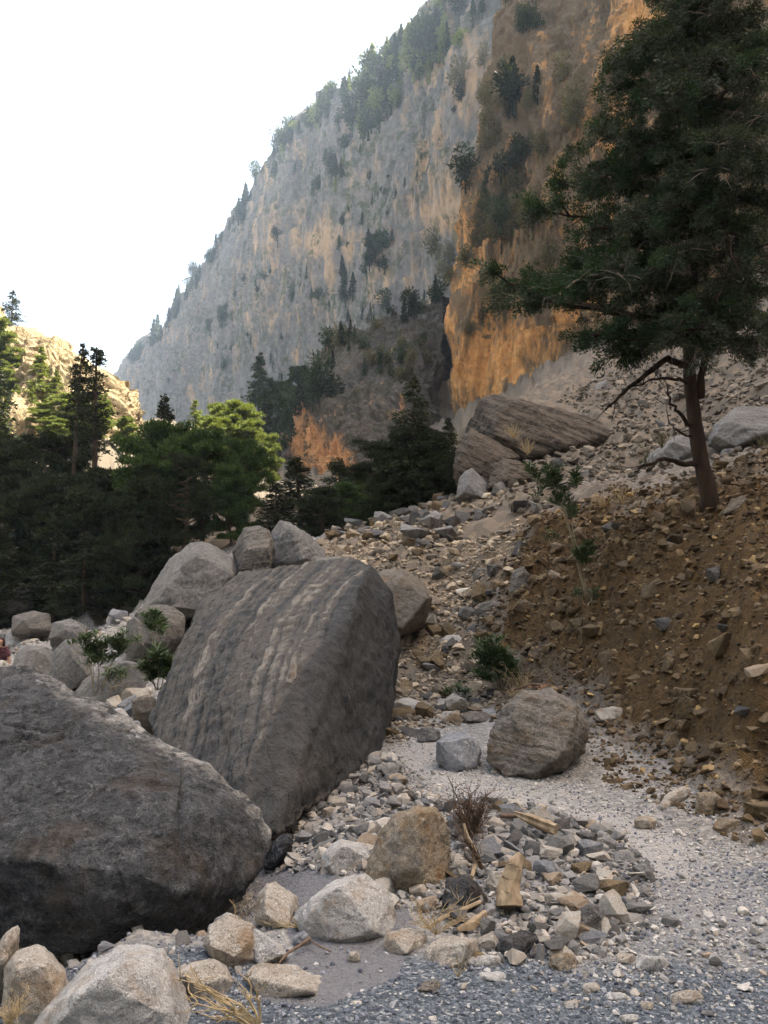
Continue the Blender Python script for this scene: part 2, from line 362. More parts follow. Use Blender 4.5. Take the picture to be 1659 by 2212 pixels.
def gmasks(x, y, z):
    """Where the ground is brown bank, fine blue gravel, ochre scree or dark forest soil."""
    P = np.stack([x, y, z], -1); u, v = UV(P)
    nz = fbm(np.stack([x, y, z * 0], -1) * 0.8, 3, 5) * 40
    nz2 = fbm(np.stack([x, y, z * 0], -1) * 2.2, 3, 9)
    bank = inpoly(u + nz, v + nz * 0.6, BANK).astype(float)
    for k_, (q1, q2) in enumerate(((40, 10), (-35, 30), (25, -60), (10, 80), (-20, -30))):
        bank = bank + inpoly(u + nz * 1.3 + q1, v - nz + q2, BANK)
    bank = np.clip(bank / 6.0, 0, 1)
    bank = np.where((x > 2.6) & (y < 5.5) & (y > -30) & (z > 0.25), 1.0, bank)
    edge = 3.55 - 0.13 * x + 0.16 * nz2
    gravel = sstep(0.12, -0.12, y - edge) * (x < 6)
    gravel = np.maximum(gravel, sstep(0.5, -0.2, y - 4.2 - 0.25 * (x - 1.2) + nz2 * .3) * (x > 1.0) * 0.5)
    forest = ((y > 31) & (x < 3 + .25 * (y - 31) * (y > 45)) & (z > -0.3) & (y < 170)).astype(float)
    scree = ((y > 9.5) & (x > -1.5) & (bank < .4)).astype(float)
    return bank, gravel, forest, scree
def gdetail(x, y, z):
    P = np.stack([x, y, z], -1)
    bank, gravel, forest, scree = gmasks(x, y, z)
    d = np.hypot(x, y)
    amp = np.clip(0.012 * d, 0.02, 1.2)
    fr = np.clip(6.0 / (d + 2), 0.02, 1.5)
    h = 0.35 * amp * fbm(P * 0.9, 4, 2) * np.clip(d / 6, .3, 3)
    h += bank * (0.16 * fbm(P * 1.3, 3, 3) + 0.07 * ridged(P * 3.3, 3, 4) * 0.6 + 0.05 * fbm(P * 9, 3, 8)) * np.clip(d / 7, .6, 1.5)
    h += scree * 0.035 * fbm(P * 5, 3, 14)
    far = sstep(14, 26, d)
    h += far * 0.5 * fbm(P * 0.35, 4, 6)
    h *= np.where(y < 3.9, 0.4, 1)
    return h, bank, gravel, forest, scree
def ground(x, y):
    z = gz(x, y); return z + gdetail(np.atleast_1d(x), np.atleast_1d(y), z)[0]
def Yg(u, v, y0=2.5, y1=60):
    """Depth at which the sight line through (u, v) meets the smooth ground."""
    Y = np.geomspace(y0, y1, 260); P = W(u, v, Y); d = P[:, 2] - gz(P[:, 0], P[:, 1])
    k = np.where(d < 0)[0]
    if len(k) == 0: return y1
    k = k[0]
    if k == 0: return y0
    a, b = d[k - 1], d[k]; return Y[k - 1] + (Y[k] - Y[k - 1]) * a / (a - b)

# the ground material
def ground_mat():
    t = NT('ground'); co = t.coord(offset=False)
    n1 = t.noise(co, 1.7, 6, 0.65); n2 = t.noise(co, 11, 6, 0.7); n3 = t.noise(co, 55, 4, 0.7)
    vc = t.n('TexVoronoi'); vc.inputs['Scale'].default_value = 85; t.l(co, vc.inputs['Vector'])
    sep = t.n('SeparateColor'); t.l(vc.outputs['Color'], sep.inputs[0]); rnd = sep.outputs[0]
    vc2 = t.n('TexVoronoi'); vc2.inputs['Scale'].default_value = 26; vc2.inputs['Randomness'].default_value = 1; t.l(co, vc2.inputs['Vector'])
    sep2 = t.n('SeparateColor'); t.l(vc2.outputs['Color'], sep2.inputs[0]); rnd2 = sep2.outputs[0]
    vc3 = t.n('TexVoronoi'); vc3.inputs['Scale'].default_value = 4.0; t.l(co, vc3.inputs['Vector'])
    sep3 = t.n('SeparateColor'); t.l(vc3.outputs['Color'], sep3.inputs[0])
    base = t.ramp(t.math('ADD', t.math('MULTIPLY', n2, 0.7), t.math('MULTIPLY', rnd2, 0.35)), [(0.3, (0.19, 0.188, 0.185)), (0.55, (0.31, 0.30, 0.285)), (0.8, (0.46, 0.44, 0.41))])
    grav = t.ramp(rnd, [(0.0, (0.052, 0.064, 0.078)), (0.6, (0.118, 0.139, 0.162)), (0.92, (0.21, 0.235, 0.26)), (1.0, (0.50, 0.49, 0.47))])
    sand = t.ramp(n3, [(0.3, (0.15, 0.152, 0.162)), (0.7, (0.21, 0.212, 0.225))])
    bank = t.ramp(t.math('ADD', t.math('MULTIPLY', n2, 0.8), t.math('MULTIPLY', n1, 0.3)), [(0.3, (0.035, 0.024, 0.014)), (0.5, (0.085, 0.054, 0.026)), (0.68, (0.145, 0.091, 0.038)), (0.85, (0.23, 0.16, 0.085))])
    scree = t.ramp(t.math('ADD', t.math('MULTIPLY', n1, 0.6), t.math('MULTIPLY', sep3.outputs[0], 0.3)), [(0.25, (0.10, 0.082, 0.06)), (0.5, (0.175, 0.136, 0.095)), (0.7, (0.29, 0.208, 0.125))])
    col = t.mix(t.attr('scree'), base, t.mix(0.15, scree, base))
    col = t.mix(t.math('MULTIPLY', t.attr('dust'), 0.85), col, t.ramp(n3, [(0.3, (0.33, 0.315, 0.30)), (0.7, (0.47, 0.45, 0.43))]))
    col = t.mix(t.attr('bank'), col, bank)
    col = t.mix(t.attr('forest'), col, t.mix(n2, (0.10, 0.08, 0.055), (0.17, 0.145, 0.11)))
    col = t.mix(t.attr('gravel'), col, grav)
    col = t.mix(t.attr('sand'), col, sand)
    d1 = t.ramp(vc.outputs['Distance'], [(0.0, 1), (0.75, 0)])
    d2 = t.ramp(vc2.outputs['Distance'], [(0.0, 1), (0.8, 0)])
    h = t.math('ADD', t.math('MULTIPLY', n2, 1.3), t.math('MULTIPLY', n3, 0.35))
    nb = t.bump(h, 0.02)
    nb = t.bump(d2, 0.012, 0.7, nb)
    nb = t.bump(d1, 0.006, 0.9, nb)
    return t.out(col, nb, 0.95)
M['ground'] = ground_mat()
def build_ground():
    a1 = np.radians(np.linspace(-36, 34, 460)); a0 = np.radians(np.linspace(-180, -37, 50)); a2 = np.radians(np.linspace(35, 180, 50))
    A = np.concatenate([a0, a1, a2])
    R = np.concatenate([np.linspace(0.02, 2.2, 14), np.geomspace(2.3, 60, 620), np.geomspace(62, 1400, 60)])
    X = R[:, None] * np.sin(A)[None]; Y = R[:, None] * np.cos(A)[None]
    x, y = X.ravel(), Y.ravel(); z = gz(x, y)
    h, bank, gravel, forest, scree = gdetail(x, y, z)
    P = np.stack([x, y, z + h], -1)
    u, v = UV(P)
    sand = inpoly(u, v, [(560,2160),(640,2060),(600,1980),(520,1900),(600,1850),(700,1880),(880,1960),(900,2000),(860,2110),(700,2175)]).astype(float) * (y > 0)
    du = 18 * fbm(P * 1.5, 3, 41); dust = sum(inpoly(u + du + q, v + du * .5 + q2, PATHP).astype(float) for q, q2 in ((0, 0), (12, 6), (-12, -6), (6, -10), (-6, 10))) / 5 * (y > 0)
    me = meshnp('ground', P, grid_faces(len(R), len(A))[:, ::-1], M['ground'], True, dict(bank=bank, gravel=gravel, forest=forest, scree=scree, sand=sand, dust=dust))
    return tag(link('ground', me), kind='structure')
build_ground()

# ------------------------------------------------------------------ cliffs: ruled between a foot line and a crest line, leaning back, then weathered
def resample(L, n, w=None):
    L = np.asarray(L, float); d = np.linalg.norm(np.diff(L, axis=0), axis=1) if w is None else np.asarray(w, float)
    s = np.concatenate([[0], np.cumsum(d)]); s /= s[-1]; q = np.linspace(0, 1, n)
    return np.stack([np.interp(q, s, L[:, k]) for k in range(3)], -1)
def ruled(name, F, C, ns, nt_, mat, lean=2.0, amp=4.0, freq=0.03, back=(0, 0, 0), weights=None, orange=(), seed=0, flute=0.4, ledge=0.0, rough=1.0):
    F = np.asarray(F, float); C = np.asarray(C, float)
    if weights is None: weights = [1.0] * (len(F) - 1)
    f = resample(F, ns, weights); c = resample(C, ns, weights)
    t = np.linspace(0, 1, nt_)
    hz = t ** lean
    P = np.empty((ns, nt_, 3))
    for k in range(2): P[:, :, k] = f[:, None, k] + (c - f)[:, None, k] * hz[None]
    P[:, :, 2] = f[:, None, 2] + (c - f)[:, None, 2] * t[None]
    nb_ = 30
    bk = np.asarray(back, float)
    tb = np.linspace(0, 1, nb_ + 1)[1:] ** 1.6
    drop = np.array([0, 0, -1.0]) * np.linalg.norm(bk) * 0.8
    B = c[:, None] + bk * tb[None, :, None] + drop * (tb ** 2)[None, :, None]
    P = np.concatenate([P, B], 1)
    N = normals_grid(P)
    cen = P[:, :nt_].mean((0, 1))
    if (N[:, :nt_].mean((0, 1)) @ (np.array([0, 0, EYE]) - cen)) < 0: N = -N; flip = True
    else: flip = False
    Q = P.reshape(-1, 3); n = N.reshape(-1, 3)
    S = Q * np.array([1, 1, flute]) * freq
    wv = np.stack([pn(S * 0.8, seed + 31), pn(S * 0.8, seed + 32), pn(S * 0.8, seed + 33)], -1) * 0.5
    S = S + wv
    h = 1.0 * fbm(S, 2, seed) + rough * (0.45 * ridged(S * 1.7, 2, seed + 4, 0.5) + 0.16 * ridged(S * 6, 2, seed + 5, 0.5) + 0.10 * fbm(S * 14, 3, seed + 8, 0.6))
    # blocky facets
    cell = S * 5.5
    h += 0.25 * (np.abs(pn(cell * .5, seed + 11)) ** 0.5) + 0.08 * np.sign(pn(cell * 2.3, seed + 12)) * np.abs(pn(cell * 2.3, seed + 12)) ** 0.4
    if ledge:
        zz = Q[:, 2] * freq * 2.2 + 0.8 * pn(Q * freq * 0.7, seed + 20)
        h += ledge * ((zz % 1.0) ** 2)
    if name != 'sunlit_hillside': h = h - h.mean()
    Q = Q + n * (h * amp)[:, None]
    u, v = UV(Q)
    o = np.zeros(len(Q))
    for (ou, ov, ru, rv, s) in orange:
        o += s * np.exp(-(((u - ou) / ru) ** 2 + ((v - ov) / rv) ** 2))
    rel = np.clip(h, -1.5, 1.5)
    G = grid_faces(ns, nt_ + nb_)
    if not flip: G = G
    me = meshnp(name, Q, G if flip else G[:, ::-1], mat, False, dict(orange=o, rel=rel))
    ob = tag(link(name, me), kind='structure')
    return ob
def cliff_mat(name, g1, g2, g3, o1, o2, freq, bump, veg=None, olevel=0.0):
    t = NT(name); co = t.coord(offset=False)
    cs = t.coord((1, 1, 0.40 if 'far' in name else 0.26), offset=False)
    big = t.noise(co, freq, 6, 0.6, 0.6); streak = t.noise(cs, freq * 5, 8, 0.68, 0.5); fine = t.noise(co, freq * 22, 6, 0.7)
    col = t.mix(t.ramp(big, [(0.4, 0), (0.6, 1)]), g1, g2)
    col = t.mix(t.ramp(fine, [(0.45, 0), (0.68, 0.8)]), col, g3)
    om = t.math('ADD', t.attr('orange'), t.math('MULTIPLY', t.math('SUBTRACT', streak, 0.5), 5.5))
    om = t.math('ADD', om, olevel)
    om = t.ramp(om, [(0.3, 0), (1.0, 1)])
    oc = t.mix(t.ramp(fine, [(0.35, 0), (0.65, 1)]), o1, o2)
    col = t.mix(om, col, oc)
    dk = t.noise(cs, freq * 9, 6, 0.7, 1.0)
    col = t.mix(t.ramp(dk, [(0.28, 0.6), (0.42, 0)]), col, tuple(0.45 * c for c in g1))
    if veg:
        vn = t.noise(co, freq * 13, 5, 0.7); vb = t.noise(co, freq * 2.5, 4, 0.6)
        vm = t.math('MULTIPLY', t.ramp(vn, [(0.48, 0), (0.56, 1)]), t.ramp(vb, [(0.42, 0.15), (0.6, 0.95)]))
        col = t.mix(vm, col, veg)
    h = t.math('ADD', streak, t.math('MULTIPLY', fine, 0.5))
    return t.out(col, t.bump(h, bump), 0.95)
M['farcliff'] = cliff_mat('far_cliff_rock', (0.115, 0.108, 0.102), (0.16, 0.148, 0.135), (0.24, 0.22, 0.195), (0.42, 0.28, 0.16), (0.33, 0.24, 0.16), 0.022, 1.6, veg=(0.06, 0.07, 0.035))
M['nearcliff'] = cliff_mat('near_cliff_rock', (0.145, 0.10, 0.060), (0.20, 0.14, 0.082), (0.26, 0.19, 0.115), (0.84, 0.46, 0.18), (0.62, 0.31, 0.10), 0.09, 0.9, veg=(0.17, 0.14, 0.085))
M['midcliff'] = cliff_mat('ravine_rock', (0.070, 0.062, 0.053), (0.105, 0.091, 0.076), (0.165, 0.143, 0.118), (0.60, 0.32, 0.13), (0.45, 0.22, 0.10), 0.10, 0.5, veg=(0.06, 0.06, 0.03), olevel=-0.25)
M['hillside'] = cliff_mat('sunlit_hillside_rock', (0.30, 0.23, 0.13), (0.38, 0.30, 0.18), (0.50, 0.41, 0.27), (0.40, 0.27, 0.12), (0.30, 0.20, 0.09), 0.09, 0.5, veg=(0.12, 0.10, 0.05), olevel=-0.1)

def wallY(u):                                     # plan line of the far wall
    a = (u - 829.5) / FPX
    return 135.0 / (a + 0.55)
crest = [(150,930),(205,880),(250,805),(268,775),(300,742),(350,708),(385,655),(415,606),(450,556),(480,500),(520,447),(550,388),(568,342),(595,315),(640,275),(690,248),(705,212),(742,188),(800,152),(842,108),(872,92),(905,58),(975,0),(1040,-70),(1130,-170),(1250,-290),(1400,-420)]
def shift(u, v, Y, k):                            # a crest point keeps its bearing and stands k behind the foot
    return W(u, v, Y * k)
F1 = [W(u, 1150 if u > 500 else 1110, wallY(u)) for u, v in crest]
C1 = [W(u, v, wallY(u) * 1.22) for u, v in crest]
for x, y, z in ((90, 85, 156), (100, 68, 214), (124, 20, 252), (148, -20, 250), (190, -90, 240), (210, -200, 240)):  # off-frame wall, its heights and notch shaped to steer the sunlight
    F1.append(np.array([x, y, 10.0])); C1.append(np.array([x + 18.0, y + 4, z]))
wt = [max(abs(crest[i + 1][0] - crest[i][0]), 0.6 * abs(crest[i + 1][1] - crest[i][1])) for i in range(len(crest) - 1)] + [60, 40, 40, 30, 30, 30]
FAR_OR = [(930,380,60,120,.45),(860,250,60,60,.25),(740,560,120,80,.3),(1000,130,50,120,.4),(560,700,60,60,.3),(420,720,60,50,.3),(570,470,30,90,.75),(700,520,75,45,.8),(640,480,25,40,.3),(975,440,45,90,.7),(940,480,60,40,.5),(1040,230,35,80,.6),(880,570,50,60,.4),(520,600,40,50,.3),(470,800,60,60,.3),(830,620,60,60,.25),(640,330,22,40,.5),(1010,130,60,90,.5)]
ruled('far_cliff', F1, C1, 760, 620, M['farcliff'], lean=2.6, amp=6.5, freq=0.026, flute=0.22, rough=0.75, back=(60, 45, -10), weights=wt, orange=FAR_OR, seed=1, ledge=0.35)

# near buttress, ochre rock behind the cypress
nb_top = -420
edge_prof = [(960,-1)]
F2 = [W(1065,960,112), W(1000,965,100), W(968,965,88), W(985,965,82), W(1080,950,80), W(1200,930,77), W(1330,900,72), W(1480,850,66), W(1660,800,62), W(1850,760,60), W(2100,700,56)]
C2 = [W(1330,-330,155), W(1220,-340,142), W(1170,-350,128), W(1190,-380,116), W(1260,-400,108), W(1360,-420,102), W(1460,-420,96), W(1580,-420,88), W(1760,-420,82), W(1950,-400,78), W(2200,-400,74)]
NEAR_OR = [(975,600,35,160,.4),(1040,520,70,120,.25),(1000,300,40,120,.25),(1200,520,80,120,.25),(1250,330,90,160,.25),(1100,620,80,80,.25),(1080,770,110,110,.9),(1010,830,50,60,.8),(1150,720,60,90,.65),(1380,30,70,60,1.1),(1270,660,60,40,.9),(1010,640,40,60,.5),(985,450,30,80,.55),(1350,290,50,40,.8),(1220,400,30,80,.5),(1060,880,60,30,.6),(1150,100,60,60,.25),(1340,200,60,60,.4)]  # ochre rock patches, with warm bounce glow put into their colour
ruled('near_cliff', F2, C2, 520, 520, M['nearcliff'], lean=1.5, amp=2.6, freq=0.075, back=(30, 25, 0), orange=NEAR_OR, seed=5, flute=0.33, ledge=0.25, weights=[1, 1, 1, 2, 2, 2, 2, 2, 1, 1])

# lower rock spur between the trees and the wall
F3 = [W(560,1150,118), W(600,1120,98), W(625,1110,84), W(700,1110,76), W(800,1110,72), W(860,1090,74), W(920,1070,80), W(968,1050,86)]
C3 = [W(560,1000,128), W(605,960,110), W(632,890,98), W(690,815,98), W(770,735,105), W(840,695,112), W(900,665,118), W(955,640,124)]
MID_OR = [(660,940,40,60,1.3),(730,1000,40,50,1.2),(690,1000,50,60,.8),(640,900,25,60,.6),(830,770,50,20,.3)]
ruled('ravine_spur', F3, C3, 360, 300, M['midcliff'], lean=1.6, amp=1.7, freq=0.10, back=(25, 45, 12), orange=MID_OR, seed=9, flute=0.5, ledge=0.6)

# sunlit slope on the left
F4 = [W(-260,960,58), W(-100,960,60), W(0,960,62), W(80,965,62), W(160,965,62), W(225,960,64), W(262,955,72), W(285,950,86)]
C4 = [W(-260,560,84), W(-100,660,80), W(0,730,76), W(70,752,74), W(150,800,73), W(215,832,73), W(248,880,80), W(285,940,92)]
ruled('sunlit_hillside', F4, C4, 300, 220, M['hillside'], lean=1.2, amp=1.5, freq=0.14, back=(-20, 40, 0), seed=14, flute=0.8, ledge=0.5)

# unseen gorge wall behind and left of the viewer, added to cut sky fill
ruled('unseen_gorge_cliff', [(-60,48,8),(-57,10,5),(-56,-30,5),(-46,-70,8),(-10,-95,8),(40,-100,15),(95,-90,25)], [(-92,52,60),(-94,10,105),(-92,-30,115),(-75,-100,115),(-20,-132,115),(50,-138,115),(118,-122,115)], 160, 80, M['farcliff'], lean=1.8, amp=4.0, freq=0.03, back=(-20, -20, 0), seed=21)
# ------------------------------------------------------------------ boulders
def hull_mesh(pts, cuts=0, seed=0):
    bm = bmesh.new()
    for p in pts: bm.verts.new(p)
    bmesh.ops.convex_hull(bm, input=list(bm.verts))
    loose = [v for v in bm.verts if not v.link_faces]
    bmesh.ops.delete(bm, geom=loose, context='VERTS')
    if cuts:
        rs = np.random.RandomState(seed + 5)
        for k in range(cuts):
            P = np.array([v.co[:] for v in bm.verts]); c = P.mean(0); d = rs.normal(size=3); d /= np.linalg.norm(d)
            if d[2] < -0.2: d[2] *= -1
            m = ((P - c) @ d).max(); off = m * rs.uniform(0.80, 0.96)
            bmesh.ops.bisect_plane(bm, geom=list(bm.verts) + list(bm.edges) + list(bm.faces), plane_co=Vector(c + d * off), plane_no=Vector(d), clear_outer=True)
            r = bmesh.ops.convex_hull(bm, input=list(bm.verts))
            bmesh.ops.delete(bm, geom=[v for v in bm.verts if not v.link_faces], context='VERTS')
    me = bpy.data.meshes.new('hull'); bm.to_mesh(me); bm.free(); return me
def remeshed(pts, voxel, smooth=2, sf=0.5, cuts=0, seed=0):
    me = hull_mesh(pts, cuts, seed); o = bpy.data.objects.new('hull', me); COL.objects.link(o)
    r = o.modifiers.new('r', 'REMESH'); r.mode = 'VOXEL'; r.voxel_size = voxel
    if smooth:
        s = o.modifiers.new('s', 'SMOOTH'); s.iterations = smooth; s.factor = sf
    dg = bpy.context.evaluated_depsgraph_get(); ev = o.evaluated_get(dg); em = ev.to_mesh()
    n = len(em.vertices); V = np.empty(n * 3, np.float32); em.vertices.foreach_get('co', V); V = V.reshape(-1, 3).astype(float)
    N = np.empty(n * 3, np.float32); em.vertices.foreach_get('normal', N); N = N.reshape(-1, 3).astype(float)
    Fq = [tuple(p.vertices) for p in em.polygons]
    ev.to_mesh_clear(); bpy.data.objects.remove(o); bpy.data.meshes.remove(me)
    q = np.array([f for f in Fq if len(f) == 4], np.int32); t3 = np.array([f for f in Fq if len(f) == 3], np.int32)
    return V, N, [a for a in (q, t3) if len(a)]
def weather(V, N, size, seed, amp=1.0, strata=None, chip=1.0):
    P = V / size
    h = 0.026 * fbm(P * 1.6, 4, seed) + chip * 0.018 * ridged(P * 3.4, 3, seed + 3) + 0.014 * fbm(P * 9, 4, seed + 7, 0.62)
    cell = pn(P * 4.2 + 0.6 * pn(P * 2, seed + 2)[:, None], seed + 12)
    h += chip * 0.03 * (np.abs(cell) ** 0.5 - 0.5)
    if strata is not None:
        n = np.asarray(strata, float); n /= np.linalg.norm(n)
        s = (P @ n) * 9 + 0.7 * fbm(P * 1.3, 3, seed + 5)
        h += 0.028 * pn(np.stack([s, s * 0, s * 0], -1), seed + 6) + 0.014 * pn(np.stack([s * 3.1, s * 0, s * 0], -1), seed + 8)
    return V + N * (h * size * amp)[:, None]
def boulder(label, poly, Yf=None, depth=None, mat='mid', seed=0, res=60, amp=1.0, cat='boulder', group=None, name='boulder', strata=None, lift=0.0, extra=(), front=0.72, flat=None, chip=1.0):
    rs = np.random.RandomState(seed + 1000)
    poly = np.array(poly, float)
    if len(poly) == 2:                            # a bounding box: a random angular outline inside it
        (u0, v0), (u1, v1) = poly
        n = 9; a = np.sort((np.arange(n) + rs.uniform(-.35, .35, n)) / n * 2 * math.pi)
        pr = 0.86 + 0.2 * rs.rand(n)
        q = np.stack([np.cos(a) * pr, np.sin(a) * pr], -1)
        q = np.sign(q) * np.abs(q) ** 0.8
        q = (q - q.min(0)) / (q.max(0) - q.min(0))
        poly = np.stack([u0 + q[:, 0] * (u1 - u0), v0 + q[:, 1] * (v1 - v0)], -1)
    c = poly.mean(0); vb = poly[:, 1].max(); vt = poly[:, 1].min()
    if Yf is None: Yf = float(Yg(c[0], vb))
    wdt = (poly[:, 0].max() - poly[:, 0].min()) / FPX * Yf
    if depth is None: depth = wdt * 0.8
    low = sstep(vb - 0.45 * (vb - vt), vb, poly[:, 1])
    Ym = Yf + depth * (0.5 - 0.38 * low)
    pts = [W(poly[:, 0], poly[:, 1], Ym)]
    fr = c + (poly - c) * rs.uniform(front - .3, min(front + .2, .96), (len(poly), 1))
    fr = fr[rs.randint(2)::2]
    pts.append(W(fr[:, 0], fr[:, 1], Yf + depth * 0.30 * rs.rand(len(fr)) * (fr[:, 1] < c[1] + .2 * (vb - c[1]))))
    bkk = c + (poly - c) * 0.72
    B = W(bkk[:, 0], bkk[:, 1], Yf + depth * (0.85 + 0.15 * rs.rand(len(poly))))
    pts.append(B)
    B2 = B.copy(); B2[:, 2] = gz(B[:, 0], B[:, 1]) - 0.05 * wdt
    B2[:, 2] = np.minimum(B2[:, 2], B[:, 2]); pts.append(B2)
    if len(extra): pts.append(np.array(extra, float))
    pts = np.concatenate(pts); pts[:, 2] += lift - 0.02 * wdt
    size = max(wdt, (vb - vt) / FPX * Yf)
    V, N, F = remeshed(pts, size / res, 1, .5, 4, seed)
    V = weather(V, N, size, seed, amp * .72, strata, chip)
    loc = np.array([V[:, 0].mean(), V[:, 1].mean(), V[:, 2].min()])
    V = V - loc
    me = meshnp(name, V, F, M[mat], False)
    me.polygons.foreach_set('use_smooth', np.full(len(me.polygons), True, bool))
    o = tag(link(name, me, loc=loc), label, cat, group)
    return o

# boulder A: the big dark one cut by the left edge of the frame
def big_dark():
    S = [(-330,1560,5.6),(-200,1470,5.5),(0,1434,5.3),(52,1434,5.25),(102,1460,5.2),(178,1506,5.1),(255,1552,5.05),(331,1594,5.0),(408,1640,4.95),(459,1667,4.9),(520,1708,4.85),(563,1749,4.8),(582,1792,4.75),(578,1835,4.65),(561,1875,4.55),(525,1918,4.45),(459,1985,4.35),(388,2030,4.2),(285,2036,4.0),(214,2042,3.95),(168,2058,3.95),(66,2036,4.0),(0,1975,4.0),(-150,1960,4.1),(-330,1900,4.3),(-420,1750,4.8),
         (345,1640,4.75),(376,1790,4.12),(392,1930,3.95),(300,1890,3.88),(120,1865,3.85),(-60,1850,3.9),(-250,1800,4.1),(210,1960,3.85)]
    a = np.array(S); pts = W(a[:, 0], a[:, 1], a[:, 2])
    back = np.array([(-3.4,6.4,.6),(-2.2,6.2,.35),(-1.3,5.8,-.1),(-3.6,6.4,-.6),(-2.0,6.5,-.6),(-1.0,5.6,-.4)])
    pts = np.concatenate([pts, back])
    V, N, F = remeshed(pts, 0.014, 2)
    P = V
    h = 0.03 * fbm(P * 1.3, 3, 3) + 0.012 * ridged(P * 2.6, 3, 6) + 0.012 * fbm(P * 6, 4, 9, 0.6)
    # flaky skin: thin scales lying along the slope
    d = np.array([0.62, 0.25, -0.45]); d /= np.linalg.norm(d)
    al = P @ d; Q = P - 0.6 * al[:, None] * d
    fl = fbm(Q * 11 + 0.4 * fbm(P * 3, 2, 40)[:, None], 3, 15)
    h += 0.007 * np.sign(fl) * np.abs(fl) ** 0.4
    u, v = UV(V)
    # long cracks seen across the face
    for pl in ([(0,1560),(90,1575),(150,1560),(215,1530),(260,1515)], [(0,1612),(60,1590),(110,1600),(150,1570)], [(395,1660),(385,1760),(410,1880)]):
        pl = np.array(pl, float); dm = np.full(len(V), 1e9)
        wob = 10 * fbm(P * 4, 3, 21)
        for i in range(len(pl) - 1):
            ab = pl[i + 1] - pl[i]; tt = np.clip(((u - pl[i, 0]) * ab[0] + (v + wob - pl[i, 1]) * ab[1]) / (ab @ ab), 0, 1)
            dm = np.minimum(dm, np.hypot(u - pl[i, 0] - tt * ab[0], v + wob - pl[i, 1] - tt * ab[1]))
        h -= 0.03 * np.exp(-(dm / 5.0) ** 2) * (V[:, 1] < 4.9)
    V = V + N * h[:, None]
    loc = np.array([-1.6, 5.0, -0.1])
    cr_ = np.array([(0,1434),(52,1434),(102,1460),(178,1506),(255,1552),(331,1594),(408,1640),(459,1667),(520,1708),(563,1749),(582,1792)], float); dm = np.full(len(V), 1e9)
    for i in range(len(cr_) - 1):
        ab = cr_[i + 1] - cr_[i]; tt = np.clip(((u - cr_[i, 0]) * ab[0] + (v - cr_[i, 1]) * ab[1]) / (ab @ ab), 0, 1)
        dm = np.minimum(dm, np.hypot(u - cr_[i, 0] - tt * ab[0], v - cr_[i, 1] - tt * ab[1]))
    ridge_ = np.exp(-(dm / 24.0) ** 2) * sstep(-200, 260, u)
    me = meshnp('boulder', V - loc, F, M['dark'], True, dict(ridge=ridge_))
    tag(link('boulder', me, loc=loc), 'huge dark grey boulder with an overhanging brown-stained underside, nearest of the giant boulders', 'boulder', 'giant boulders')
big_dark()

